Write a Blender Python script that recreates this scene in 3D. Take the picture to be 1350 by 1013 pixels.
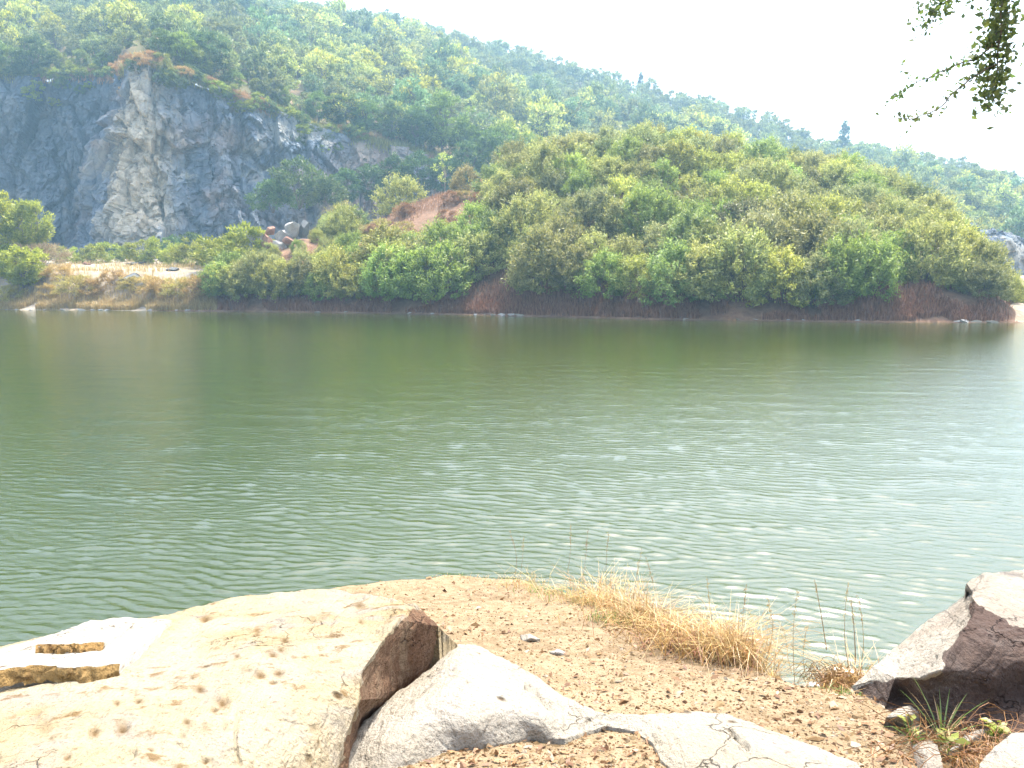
import bpy, bmesh, math, random
import numpy as np
from mathutils import Vector, geometry

# ------------------------------------------------------------------ clear
for o in list(bpy.data.objects):
    bpy.data.objects.remove(o, do_unlink=True)
scene = bpy.context.scene
COL = scene.collection
R = math.radians

# ------------------------------------------------------------------ camera
F, PITCH, CAMZ = 1080.0, R(7.07), 3.2          # focal length in photo pixels, downward pitch, height above the lake
cam_d = bpy.data.cameras.new('camera')
cam = bpy.data.objects.new('camera', cam_d)
COL.objects.link(cam)
cam.location = (0, 0, CAMZ)
cam.rotation_euler = (R(90) - PITCH, 0, 0)
cam_d.sensor_width = 36.0
cam_d.lens = 36.0 * F / 1350.0
cam_d.clip_start, cam_d.clip_end = 0.05, 5000
scene.camera = cam

# ------------------------------------------------------------------ sky, sun, exposure
SUN_AZ, SUN_EL = R(27), R(66)                   # ahead of the camera and a little to the right
world = bpy.data.worlds.new('World')
scene.world = world
world.use_nodes = True
wn, wl = world.node_tree.nodes, world.node_tree.links
wn.clear()
sky = wn.new('ShaderNodeTexSky')
sky.sky_type = 'NISHITA'
sky.sun_disc = False
sky.sun_elevation, sky.sun_rotation = SUN_EL, SUN_AZ
sky.air_density, sky.dust_density, sky.ozone_density = 1.0, 6.0, 1.0
hs = wn.new('ShaderNodeHueSaturation'); hs.inputs['Saturation'].default_value = 0.75
bg = wn.new('ShaderNodeBackground'); bg.inputs['Strength'].default_value = 0.15
wo = wn.new('ShaderNodeOutputWorld')
wl.new(sky.outputs[0], hs.inputs['Color']); wl.new(hs.outputs[0], bg.inputs['Color']); wl.new(bg.outputs[0], wo.inputs['Surface'])
sl = bpy.data.lights.new('sun', 'SUN')
sl.energy, sl.angle, sl.color = 2.05, R(0.55), (1.0, 0.94, 0.84)
sun = bpy.data.objects.new('sun', sl); COL.objects.link(sun)
SUN_L = Vector((math.sin(SUN_AZ) * math.cos(SUN_EL), math.cos(SUN_AZ) * math.cos(SUN_EL), math.sin(SUN_EL)))
sun.rotation_euler = SUN_L.to_track_quat('Z', 'Y').to_euler()
sun.location = (40, 80, 120)

scene.view_settings.view_transform = 'Standard'
scene.view_settings.look = 'None'
scene.view_settings.gamma = 1.0
scene.view_settings.use_curve_mapping = False
scene.view_settings.exposure = 2.1
scene.cycles.use_denoising = True
scene.cycles.max_bounces = 5
scene.cycles.diffuse_bounces = 2
scene.cycles.glossy_bounces = 3
scene.cycles.transmission_bounces = 4
scene.cycles.volume_bounces = 0
scene.cycles.transparent_max_bounces = 6
scene.cycles.caustics_reflective = False
scene.cycles.caustics_refractive = False

# ------------------------------------------------------------------ small maths
SP, CP = math.sin(PITCH), math.cos(PITCH)
def slope(y):
    v = (506.5 - np.asarray(y, float)) / F
    return (-SP + v * CP) / (CP + v * SP)
def P(x, y, Y):
    """World point that the photo shows at pixel (x, y), at distance Y in front of the camera."""
    v = (506.5 - y) / F
    d = CP + v * SP
    return np.array([(x - 675) / F / d * Y, Y, CAMZ + (-SP + v * CP) / d * Y])
def to_px(X, Y, Z):
    X, Y, Z = np.asarray(X, float), np.asarray(Y, float), np.asarray(Z, float) - CAMZ
    dep = Y * CP - Z * SP
    up = Y * SP + Z * CP
    return 675 + F * X / dep, 506.5 - F * up / dep
def uof(x, y=372):
    v = (506.5 - y) / F
    return (x - 675) / F / (CP + v * SP)
def GP(Y):                                       # plane of the near bank
    return 2.0 - 0.18 * np.asarray(Y, float)
def V(x, y, h):
    """Point at pixel (x, y) that stands h metres above the sloping near bank."""
    Y = (1.2 - h) / (-float(slope(y)) - 0.18)
    return P(x, y, Y)
def smooth(t):
    t = np.clip(t, 0, 1); return t * t * (3 - 2 * t)

def _hash(ix, iy, iz, seed):
    h = (ix.astype(np.int64) * 374761393 + iy.astype(np.int64) * 668265263 + iz.astype(np.int64) * 2147483647 + seed * 974711) & 0x7fffffff
    h = ((h ^ (h >> 13)) * 1274126177) & 0x7fffffff
    h = ((h ^ (h >> 15)) * 1103515245 + 12345) & 0x7fffffff
    return ((h ^ (h >> 16)) & 0xffffff) / float(0xffffff)
def vnoise(p, seed=0):
    """Smooth value noise, -1..1; p is (n, 3)."""
    p = np.asarray(p, float)
    i = np.floor(p).astype(np.int64); f = p - i
    f = f * f * f * (f * (f * 6 - 15) + 10)
    out = 0
    for dx in (0, 1):
        for dy in (0, 1):
            for dz in (0, 1):
                w = (f[:, 0] if dx else 1 - f[:, 0]) * (f[:, 1] if dy else 1 - f[:, 1]) * (f[:, 2] if dz else 1 - f[:, 2])
                out = out + w * _hash(i[:, 0] + dx, i[:, 1] + dy, i[:, 2] + dz, seed)
    return out * 2 - 1
def fbm(p, oct=4, seed=0, gain=.5, lac=2.03):
    p = np.asarray(p, float); a, s, out = 1.0, 0.0, 0
    for k in range(oct):
        out = out + a * vnoise(p * lac ** k + 17.3 * k, seed + k); s += a; a *= gain
    return out / s
def facets(p, seed=0):
    """Like cells, plus a tilted plane in each cell: (value, edge distance, tilt term)."""
    p = np.asarray(p, float); i = np.floor(p).astype(np.int64)
    d1 = np.full(len(p), 9.0); d2 = d1.copy(); val = np.zeros(len(p)); tilt = np.zeros(len(p))
    for dx in (-1, 0, 1):
        for dy in (-1, 0, 1):
            for dz in (-1, 0, 1):
                c = i + np.array([dx, dy, dz]); H = lambda k: _hash(c[:, 0], c[:, 1], c[:, 2], seed + k)
                r = p - np.stack([c[:, k] + H(11 * k + 1) for k in range(3)], 1)
                d = np.abs(r) @ np.array([.8, .5, .7]) * .5 + np.sqrt((r ** 2).sum(1)) * .5
                near = d < d1
                d2 = np.where(near, d1, np.minimum(d2, d))
                val = np.where(near, H(77), val)
                tilt = np.where(near, r[:, 0] * (H(91) - .5) * 2 + r[:, 2] * (H(97) - .62) * 2, tilt)
                d1 = np.where(near, d, d1)
    return val, d2 - d1, tilt
def cells(p, seed=0):
    """Worley cells: (value of the nearest cell 0..1, edge distance)."""
    p = np.asarray(p, float); i = np.floor(p).astype(np.int64)
    d1 = np.full(len(p), 9.0); d2 = d1.copy(); val = np.zeros(len(p))
    for dx in (-1, 0, 1):
        for dy in (-1, 0, 1):
            for dz in (-1, 0, 1):
                c = i + np.array([dx, dy, dz])
                q = np.stack([c[:, k] + _hash(c[:, 0], c[:, 1], c[:, 2], seed + 11 * k + 1) for k in range(3)], 1)
                d = np.sqrt(((p - q) ** 2).sum(1))
                near = d < d1
                d2 = np.where(near, d1, np.minimum(d2, d))
                val = np.where(near, _hash(c[:, 0], c[:, 1], c[:, 2], seed + 77), val)
                d1 = np.where(near, d, d1)
    return val, d2 - d1

# ------------------------------------------------------------------ mesh helpers
def mk_mesh(name, verts, faces, mats=(), smooth_sh=False, mat_idx=None):
    """faces: (n,3) or (n,4) array, or list of such arrays."""
    verts = np.asarray(verts, np.float32)
    fl = faces if isinstance(faces, list) else [faces]
    fl = [np.asarray(f, np.int32) for f in fl if len(f)]
    me = bpy.data.meshes.new(name)
    nl = sum(f.size for f in fl); nf = sum(len(f) for f in fl)
    me.vertices.add(len(verts)); me.vertices.foreach_set('co', verts.ravel())
    me.loops.add(nl); me.loops.foreach_set('vertex_index', np.concatenate([f.ravel() for f in fl]))
    tot = np.concatenate([np.full(len(f), f.shape[1], np.int32) for f in fl])
    me.polygons.add(nf)
    me.polygons.foreach_set('loop_start', np.concatenate([[0], np.cumsum(tot)[:-1]]).astype(np.int32))
    me.polygons.foreach_set('loop_total', tot)
    if mat_idx is not None:
        me.polygons.foreach_set('material_index', np.asarray(mat_idx, np.int32))
    me.polygons.foreach_set('use_smooth', np.full(nf, bool(smooth_sh)))
    for m in mats: me.materials.append(m)
    me.update(calc_edges=True); me.validate()
    return me
def add(name, me, parent=None, **props):
    o = bpy.data.objects.new(name, me); COL.objects.link(o)
    if parent is not None: o.parent = parent
    for k, v in props.items(): o[k] = v
    return o
def grid_faces(nu, nv):
    a = np.arange(nu * nv).reshape(nv, nu)
    return np.stack([a[:-1, :-1], a[:-1, 1:], a[1:, 1:], a[1:, :-1]], -1).reshape(-1, 4)
def tri_subdiv(v, f, n):
    for _ in range(n):
        e = np.sort(np.concatenate([f[:, [0, 1]], f[:, [1, 2]], f[:, [2, 0]]]), 1)
        ue, inv = np.unique(e, axis=0, return_inverse=True); inv = inv.ravel()
        m = (v[ue[:, 0]] + v[ue[:, 1]]) / 2
        k = len(f); b = len(v)
        ab, bc, ca = b + inv[:k], b + inv[k:2 * k], b + inv[2 * k:]
        f = np.concatenate([np.stack([f[:, 0], ab, ca], 1), np.stack([ab, f[:, 1], bc], 1), np.stack([ca, bc, f[:, 2]], 1), np.stack([ab, bc, ca], 1)])
        v = np.concatenate([v, m])
    return v, f
def vnormals(v, f):
    n = np.cross(v[f[:, 1]] - v[f[:, 0]], v[f[:, 2]] - v[f[:, 0]])
    out = np.zeros_like(v)
    for k in range(3): np.add.at(out, f[:, k], n)
    return out / (np.linalg.norm(out, axis=1, keepdims=True) + 1e-12)
def laplace(v, f, it, pin=None, w=.5):
    e = np.concatenate([f[:, [0, 1]], f[:, [1, 2]], f[:, [2, 0]]]); e = np.concatenate([e, e[:, ::-1]])
    cnt = np.bincount(e[:, 0], minlength=len(v))[:, None] + 1e-9
    for _ in range(it):
        s = np.zeros_like(v)
        for k in range(v.shape[1]): s[:, k] = np.bincount(e[:, 0], weights=v[e[:, 1], k], minlength=len(v))
        nv = v + w * (s / cnt - v)
        if pin is not None: nv[pin] = v[pin]
        v = nv
    return v
def tube(pts, rad, sides=5):
    """Tapered tube along pts; returns verts, quads."""
    pts = np.asarray(pts, float); n = len(pts)
    t = np.gradient(pts, axis=0); t /= np.linalg.norm(t, axis=1, keepdims=True) + 1e-9
    ref = np.where(np.abs(t[:, 2:3]) > .9, np.array([[1., 0, 0]]), np.array([[0, 0, 1.]]))
    a = np.cross(t, ref); a /= np.linalg.norm(a, axis=1, keepdims=True) + 1e-9
    b = np.cross(t, a)
    th = np.linspace(0, 2 * np.pi, sides, endpoint=False)
    rad = np.asarray(rad, float)[:, None, None]
    v = pts[:, None] + rad * (np.cos(th)[None, :, None] * a[:, None] + np.sin(th)[None, :, None] * b[:, None])
    i = np.arange(n * sides).reshape(n, sides)
    q = np.stack([i[:-1], np.roll(i[:-1], -1, 1), np.roll(i[1:], -1, 1), i[1:]], -1).reshape(-1, 4)
    return v.reshape(-1, 3), q
class Acc:
    def __init__(s): s.v, s.f, s.n = [], {}, 0
    def add(s, v, f):
        v = np.asarray(v); f = np.asarray(f)
        s.v.append(v); s.f.setdefault(f.shape[1], []).append(f + s.n); s.n += len(v)
    def mesh(s, name, mats, smooth_sh=False):
        return mk_mesh(name, np.concatenate(s.v), [np.concatenate(x) for x in s.f.values()], mats, smooth_sh)

# ------------------------------------------------------------------ materials
def new_mat(name):
    m = bpy.data.materials.new(name); m.use_nodes = True
    nt = m.node_tree; nt.nodes.clear()
    out = nt.nodes.new('ShaderNodeOutputMaterial')
    return m, nt, out
class NB:
    """Tiny node builder."""
    def __init__(s, nt): s.nt = nt
    def n(s, t, **kw):
        x = s.nt.nodes.new(t)
        for k, v in kw.items(): setattr(x, k, v)
        return x
    def link(s, a, b): s.nt.links.new(a, b)
    def noise(s, vec, scale, detail=4, rough=.55, dist=0.0):
        x = s.n('ShaderNodeTexNoise'); x.inputs['Scale'].default_value = scale; x.inputs['Detail'].default_value = detail
        x.inputs['Roughness'].default_value = rough; x.inputs['Distortion'].default_value = dist
        if vec is not None: s.link(vec, x.inputs['Vector'])
        return x.outputs['Fac']
    def ramp(s, fac, stops, interp='LINEAR'):
        x = s.n('ShaderNodeValToRGB'); x.color_ramp.interpolation = interp
        el = x.color_ramp.elements
        while len(el) < len(stops): el.new(0.5)
        for e, (p, c) in zip(el, stops):
            e.position = p; e.color = (c[0], c[1], c[2], 1) if not np.isscalar(c) else (c, c, c, 1)
        s.link(fac, x.inputs['Fac']); return x.outputs['Color']
    def mix(s, fac, a, b, mode='MIX'):
        x = s.n('ShaderNodeMix', data_type='RGBA', blend_type=mode)
        for sock, val in ((x.inputs[0], fac), (x.inputs[6], a), (x.inputs[7], b)):
            if hasattr(val, 'is_output') or isinstance(val, bpy.types.NodeSocket): s.link(val, sock)
            elif np.isscalar(val): sock.default_value = val
            else: sock.default_value = (*val, 1)
        return x.outputs[2]
    def math(s, op, a, b=0.0):
        x = s.n('ShaderNodeMath', operation=op)
        for sock, val in zip(x.inputs, (a, b)):
            if isinstance(val, bpy.types.NodeSocket): s.link(val, sock)
            else: sock.default_value = val
        return x.outputs[0]
    def bump(s, height, strength=.5, dist=.02, normal=None):
        x = s.n('ShaderNodeBump'); x.inputs['Strength'].default_value = strength; x.inputs['Distance'].default_value = dist
        s.link(height, x.inputs['Height'])
        if normal is not None: s.link(normal, x.inputs['Normal'])
        return x.outputs['Normal']
    def mapping(s, vec, scale=(1, 1, 1), rot=(0, 0, 0)):
        x = s.n('ShaderNodeMapping'); x.inputs['Scale'].default_value = scale; x.inputs['Rotation'].default_value = rot
        s.link(vec, x.inputs['Vector']); return x.outputs[0]
    def bsdf(s, out, color, rough=.8, normal=None, spec=.3):
        b = s.n('ShaderNodeBsdfPrincipled')
        for k, v in (('Base Color', color), ('Roughness', rough)):
            if isinstance(v, bpy.types.NodeSocket): s.link(v, b.inputs[k])
            elif np.isscalar(v): b.inputs[k].default_value = v
            else: b.inputs[k].default_value = (*v, 1)
        b.inputs['Specular IOR Level'].default_value = spec
        if normal is not None: s.link(normal, b.inputs['Normal'])
        s.link(b.outputs[0], out.inputs['Surface']); return b

def leaf_material(name, base, dark, vary=.35, trans=.35):
    """Leaves: colour varies from leaf to leaf, plant to plant (object colour), with light passing through."""
    m, nt, out = new_mat(name); b = NB(nt)
    g = b.n('ShaderNodeNewGeometry'); oi = b.n('ShaderNodeObjectInfo')
    c = b.mix(g.outputs['Random Per Island'], base, dark)
    val = b.math('ADD', b.math('MULTIPLY', oi.outputs['Random'], vary), 1 - vary / 2)
    hsv = b.n('ShaderNodeHueSaturation')
    b.link(b.math('ADD', b.math('MULTIPLY', oi.outputs['Random'], .03), .485), hsv.inputs['Hue'])
    b.link(val, hsv.inputs['Value']); b.link(c, hsv.inputs['Color'])
    c = b.mix(1.0, hsv.outputs[0], oi.outputs['Color'], 'MULTIPLY')
    d = b.n('ShaderNodeBsdfDiffuse'); t = b.n('ShaderNodeBsdfTranslucent'); mx = b.n('ShaderNodeMixShader')
    gl = b.n('ShaderNodeBsdfGlossy'); gl.inputs['Roughness'].default_value = .45
    mx2 = b.n('ShaderNodeMixShader'); mx2.inputs[0].default_value = .04
    b.link(c, d.inputs['Color']); b.link(c, t.inputs['Color']); mx.inputs[0].default_value = trans
    b.link(d.outputs[0], mx.inputs[1]); b.link(t.outputs[0], mx.inputs[2])
    b.link(mx.outputs[0], mx2.inputs[1]); b.link(gl.outputs[0], mx2.inputs[2])
    b.link(mx2.outputs[0], out.inputs['Surface']); return m
def bark_material(name, c1, c2):
    m, nt, out = new_mat(name); b = NB(nt)
    tc = b.n('ShaderNodeTexCoord')
    n = b.noise(b.mapping(tc.outputs['Object'], (9, 9, 2)), 1.5)
    b.bsdf(out, b.mix(n, c1, c2), .9, b.bump(n, .6, .02)); return m

M = {}
M['shrub_leaf'] = leaf_material('shrub_leaf', (.50, .49, .14), (.17, .20, .048), trans=.45)
M['tree_leaf'] = leaf_material('tree_leaf', (.19, .24, .06), (.06, .10, .03), trans=.4)
M['hill_leaf'] = leaf_material('hill_leaf', (.34, .37, .12), (.11, .15, .05), vary=.5, trans=.4)
M['bright_leaf'] = leaf_material('bright_leaf', (.40, .42, .06), (.18, .23, .03), trans=.45)
M['branch_leaf'] = leaf_material('branch_leaf', (.16, .22, .05), (.06, .10, .025), trans=.6)
M['straw_leaf'] = leaf_material('straw_leaf', (.58, .45, .18), (.32, .24, .08), trans=.25)
M['weed_leaf'] = leaf_material('weed_leaf', (.20, .28, .06), (.10, .17, .04))
M['straw'] = leaf_material('straw', (.50, .31, .11), (.24, .12, .04), trans=.3)
M['pale_straw'] = leaf_material('pale_straw', (.56, .43, .22), (.34, .22, .09), trans=.3)
M['red_grass'] = leaf_material('red_grass', (.46, .25, .14), (.20, .10, .055), trans=.2)
M['gold_grass'] = leaf_material('gold_grass', (.60, .46, .19), (.36, .25, .09), trans=.25)
M['bark'] = bark_material('bark', (.10, .08, .06), (.20, .17, .13))
M['grey_bark'] = bark_material('grey_bark', (.22, .19, .16), (.36, .32, .27))

def ground_material():
    m, nt, out = new_mat('gravel_soil'); b = NB(nt); tc = b.n('ShaderNodeTexCoord').outputs['Object']
    n1 = b.noise(tc, 1.3, 5, .6); n2 = b.noise(tc, 14, 5, .65)
    c = b.ramp(n1, [(.3, (.12, .084, .048)), (.5, (.185, .137, .08)), (.72, (.25, .195, .125))])
    c = b.mix(b.ramp(n2, [(.42, 0.0), (.62, 1.0)]), c, (.26, .19, .12))
    vo = b.n('ShaderNodeTexVoronoi'); vo.inputs['Scale'].default_value = 70; b.link(tc, vo.inputs['Vector'])
    h = b.math('ADD', b.math('MULTIPLY', vo.outputs['Distance'], -.6), n2)
    b.bsdf(out, c, .95, b.bump(h, .8, .012), .1); return m
def far_soil_material(name, stops, scale=.16):
    m, nt, out = new_mat(name); b = NB(nt); tc = b.n('ShaderNodeTexCoord').outputs['Object']
    n1 = b.noise(tc, scale, 8, .68); n2 = b.noise(tc, 1.7, 6, .65)
    c = b.mix(.35, b.ramp(n1, stops), b.ramp(n2, stops))
    b.bsdf(out, c, .95, b.bump(n2, .8, .25), .1); return m
def cliff_material():
    m, nt, out = new_mat('quarry_rock'); b = NB(nt); tc = b.n('ShaderNodeTexCoord').outputs['Object']
    st = b.mapping(tc, (1, 1, .28))
    n1 = b.noise(tc, .075, 7, .66, .6); n2 = b.noise(st, .35, 8, .7, .8); n3 = b.noise(tc, 1.1, 6, .7); n4 = b.noise(tc, .05, 5, .6)
    c = b.ramp(n2, [(.28, (.05, .07, .10)), (.45, (.12, .155, .20)), (.58, (.21, .245, .29)), (.75, (.36, .37, .35))])
    c = b.mix(b.ramp(n1, [(.50, 0.0), (.63, .75)]), c, (.46, .42, .33))
    c = b.mix(b.ramp(n4, [(.50, 0.0), (.66, .75)]), c, (.31, .215, .15))
    c = b.mix(b.ramp(n3, [(.55, 0.0), (.72, .6)]), c, (.12, .15, .13))
    vm = b.n('ShaderNodeVectorMath', operation='DISTANCE'); b.link(b.mapping(tc, (1, .2, .28)), vm.inputs[0]); bp = P(178, 210, 150); vm.inputs[1].default_value = (bp[0], bp[1] * .2, bp[2] * .28)
    near = b.ramp(b.math('ADD', b.math('MULTIPLY', vm.outputs['Value'], .07), b.math('MULTIPLY', n2, .9)), [(.62, .9), (.95, 0.0)])
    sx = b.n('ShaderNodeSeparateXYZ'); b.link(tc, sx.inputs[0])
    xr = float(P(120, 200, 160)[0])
    wall_shade = b.ramp(b.math('ADD', b.math('MULTIPLY', b.math('SUBTRACT', xr, sx.outputs[0]), .08), n1), [(.35, 0.0), (.75, .62)])  # shade of the left wall, painted into the rock colour
    c = b.mix(wall_shade, c, (.085, .11, .14))
    c = b.mix(near, c, b.ramp(n3, [(.35, (.33, .28, .20)), (.6, (.66, .57, .42))]))
    vo = b.n('ShaderNodeTexVoronoi', feature='DISTANCE_TO_EDGE'); vo.inputs['Scale'].default_value = .45
    wv = b.n('ShaderNodeVectorMath', operation='ADD'); b.link(b.mapping(tc, (1, 1, .6), (.3, .5, .2)), wv.inputs[0])
    nn = b.n('ShaderNodeTexNoise'); nn.inputs['Scale'].default_value = .5; b.link(tc, nn.inputs['Vector']); b.link(nn.outputs['Color'], wv.inputs[1])
    b.link(wv.outputs[0], vo.inputs['Vector'])
    crack = b.ramp(vo.outputs['Distance'], [(0.0, 0.0), (.06, 1.0)])
    h = b.math('ADD', b.math('MULTIPLY', crack, .35), b.math('ADD', n3, n2))
    b.bsdf(out, c, .85, b.bump(h, 1.0, .5), .2); return m
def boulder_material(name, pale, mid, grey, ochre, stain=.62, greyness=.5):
    m, nt, out = new_mat(name); b = NB(nt); tc = b.n('ShaderNodeTexCoord').outputs['Object']
    n1 = b.noise(tc, 1.6, 6, .6, .4); n2 = b.noise(tc, 9, 7, .65); n3 = b.noise(tc, 3.1, 5, .6, 1.2); n4 = b.noise(b.mapping(tc, (30, 6, 30), (0, .3, .9)), 1.0, 4, .6)
    n5 = b.noise(tc, 60, 4, .7)
    c = b.mix(b.ramp(n1, [(.40, 0.0), (.66, 1.0)]), pale, mid)
    c = b.mix(b.ramp(n3, [(greyness, 0.0), (greyness + .14, .85)]), c, grey)
    c = b.mix(b.ramp(n2, [(stain, 0.0), (stain + .09, .8)]), c, ochre)
    vo = b.n('ShaderNodeTexVoronoi'); vo.inputs['Scale'].default_value = 5.5; b.link(tc, vo.inputs['Vector'])
    spot = b.ramp(vo.outputs['Distance'], [(.05, 1.0), (.13, 0.0)])
    sepc = b.n('ShaderNodeSeparateColor'); b.link(vo.outputs['Color'], sepc.inputs[0])
    spot = b.math('MULTIPLY', spot, b.ramp(sepc.outputs[0], [(.52, 0.0), (.54, .9)]))
    c = b.mix(spot, c, tuple(.55 * x for x in ochre))
    c = b.mix(b.ramp(n5, [(.56, 0.0), (.70, .65)]), c, tuple(.7 * x for x in ochre))
    cv = b.n('ShaderNodeTexVoronoi', feature='DISTANCE_TO_EDGE'); cv.inputs['Scale'].default_value = 1.7
    wa = b.n('ShaderNodeVectorMath', operation='ADD'); wn_ = b.n('ShaderNodeTexNoise'); wn_.inputs['Scale'].default_value = 2.5; wn_.inputs['Detail'].default_value = 6; b.link(tc, wn_.inputs['Vector'])
    b.link(tc, wa.inputs[0]); b.link(wn_.outputs['Color'], wa.inputs[1]); b.link(wa.outputs[0], cv.inputs['Vector'])
    crack = b.math('MULTIPLY', b.ramp(cv.outputs['Distance'], [(0.0, 1.0), (.009, 0.0)]), b.ramp(n1, [(.50, 0.0), (.58, 1.0)]))
    c = b.mix(b.math('MULTIPLY', crack, .5), c, tuple(.6 * x for x in ochre))
    at = b.n('ShaderNodeAttribute'); at.attribute_name = 'stain'
    c = b.mix(b.math('MULTIPLY', at.outputs['Fac'], .9), c, b.mix(n5, tuple(1.3 * x for x in ochre), tuple(.4 * x for x in ochre)))
    h = b.math('ADD', b.math('ADD', b.math('MULTIPLY', n2, .8), b.math('MULTIPLY', n4, .5)), b.math('MULTIPLY', n5, .35))
    h = b.math('SUBTRACT', b.math('SUBTRACT', h, b.math('MULTIPLY', spot, .5)), b.math('MULTIPLY', crack, .5))
    b.bsdf(out, c, .9, b.bump(h, 1.0, .045), .15); return m
def pebble_material():
    m, nt, out = new_mat('pebbles'); b = NB(nt)
    g = b.n('ShaderNodeNewGeometry')
    c = b.ramp(g.outputs['Random Per Island'], [(0, (.045, .022, .011)), (.2, (.11, .058, .026)), (.5, (.19, .13, .065)), (.8, (.25, .187, .115)), (1, (.33, .28, .21))])
    b.bsdf(out, c, .9, None, .15); return m
def water_material():
    m, nt, out = new_mat('lake_water'); b = NB(nt); tc = b.n('ShaderNodeTexCoord').outputs['Object']
    n = b.noise(b.mapping(tc, (3.0, 8.5, 3), (0, 0, -.2)), 1.0, 5, .65)
    n1 = b.noise(tc, .03, 3, .5)
    c = b.mix(n1, (.017, .034, .0002), (.035, .046, .0001))
    p = b.bsdf(out, c, .06, b.bump(n, .20, .06), 1.0)
    p.inputs['IOR'].default_value = 1.5
    return m
M['ground'] = ground_material()
M['mound_soil'] = far_soil_material('mound_soil', [(.28, (.07, .042, .026)), (.45, (.15, .088, .054)), (.6, (.25, .155, .10)), (.75, (.16, .13, .06))])
M['floor_soil'] = far_soil_material('floor_soil', [(.28, (.20, .14, .07)), (.45, (.27, .21, .14)), (.6, (.40, .36, .30)), (.78, (.26, .20, .09))], .12)
M['hill_soil'] = far_soil_material('hill_soil', [(.28, (.06, .07, .03)), (.45, (.13, .12, .05)), (.58, (.19, .13, .08)), (.8, (.26, .17, .11))], .12)
M['cliff'] = cliff_material()
M['limestone'] = boulder_material('limestone', (.33, .285, .20), (.285, .215, .115), (.25, .225, .19), (.125, .068, .02), .575)
M['pale_stone'] = boulder_material('pale_stone', (.325, .30, .255), (.285, .25, .19), (.27, .25, .225), (.12, .07, .03), .62, .56)
M['red_stone'] = boulder_material('red_stone', (.33, .30, .25), (.27, .23, .185), (.24, .21, .175), (.10, .055, .035), .66, .54)
M['ochre_edge'] = boulder_material('ochre_edge', (.33, .215, .085), (.26, .15, .05), (.31, .22, .105), (.10, .05, .02), .56, .52)
M['white_plate'] = boulder_material('white_plate', (.38, .36, .315), (.34, .31, .26), (.31, .295, .265), (.22, .12, .05), .68, .58)
M['brown_break_shade'] = boulder_material('brown_break_shade', (.17, .105, .065), (.13, .07, .04), (.20, .14, .09), (.06, .025, .015), .58, .5)  # brown broken face, darkened so its shade sits in the colour
M['red_break_shade'] = boulder_material('red_break_shade', (.095, .07, .058), (.075, .048, .038), (.12, .095, .082), (.04, .016, .014), .62, .52)  # reddish brown hollow face with its shade mixed into the colour
M['pebbles'] = pebble_material()
M['water'] = water_material()
M['leaf_litter'] = leaf_material('leaf_litter', (.34, .20, .09), (.12, .06, .03), trans=.1)

# ================================================================== LARGE STRUCTURE
# ---- far shore: distance of the waterline, crest of the mound, hill ridge, cliff rim as functions of u = X / Y
def tab(xs, y=372): return np.array([uof(x, y) for x in xs])
SH_U = tab([-400, -200, 0, 280, 450, 600, 850, 1140, 1345, 1420, 1700]); SH_Y = np.array([104, 101, 97, 91.5, 87, 82, 71.5, 66.5, 65.5, 72, 78.])
def shoreY(u): return np.interp(u, SH_U, SH_Y)
MC = [(190, 408, 96), (240, 398, 97), (280, 372, 98), (320, 350, 102), (350, 328, 104), (400, 317, 106), (440, 318, 110), (500, 292, 112), (580, 258, 114), (650, 250, 115), (720, 230, 116), (820, 216, 116),
      (900, 222, 116), (1000, 238, 115), (1100, 252, 113), (1170, 280, 109), (1220, 318, 103), (1270, 350, 94), (1305, 374, 86), (1335, 408, 75), (1352, 424, 68)]
MC_P = [P(*m) for m in MC]
MC_U = np.array([p[0] / p[1] for p in MC_P]); MC_Y = np.array([p[1] for p in MC_P]); MC_Z = np.array([p[2] for p in MC_P])
def ucomb(X, Y): return X / np.maximum(Y, 1)
def floor_z(X, Y):
    u = ucomb(X, Y); d = Y - shoreY(u)
    left = smooth((uof(420) - u) / (uof(420) - uof(280)))
    zl = 4.4 * smooth(d / 9) + np.clip(d - 9, 0, 80) * .07
    zr = 1.0 * smooth(d / 4) + np.clip(d - 4, 0, 80) * .055
    z = zl * left + zr * (1 - left)
    z = z + .35 * fbm(np.stack([X * .22, Y * .22, X * 0], 1), 4, 3) * smooth(d / 3)
    return np.where(d < 0, np.maximum(d * .5, -2.5), z)
def mound_z(X, Y):
    u = ucomb(X, Y); S = shoreY(u); C = np.interp(u, MC_U, MC_Y); H = np.interp(u, MC_U, MC_Z)
    H = np.where((u < MC_U[0]) | (u > MC_U[-1]), 0.0, H)
    d = Y - S; t = d / np.maximum(C - S, 2)
    bank = np.interp(u, tab([280, 600, 700, 1100, 1180, 1300, 1345]), [.5, .6, 1.2, .8, 1.9, 1.8, .6])
    bank = np.minimum(bank, H)
    rise = bank * smooth(d / 3.2) + np.maximum(H - bank, 0) * np.clip(np.where(t < 1, .25 * t + .75 * np.sin(np.clip(t, 0, 1) * np.pi / 2) ** 1.25, 1), 0, 1)
    back = H * (1 - smooth((t - 1.1) / 1.0)) * 1.0
    z = np.where(t < 1.1, rise, np.minimum(rise, back))
    z = z + .5 * fbm(np.stack([X * .16, Y * .16, X * 0 + 5], 1), 4, 9) * smooth(d / 5)
    return np.where(d < 0, np.maximum(d * .5, -2.5), z)
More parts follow.
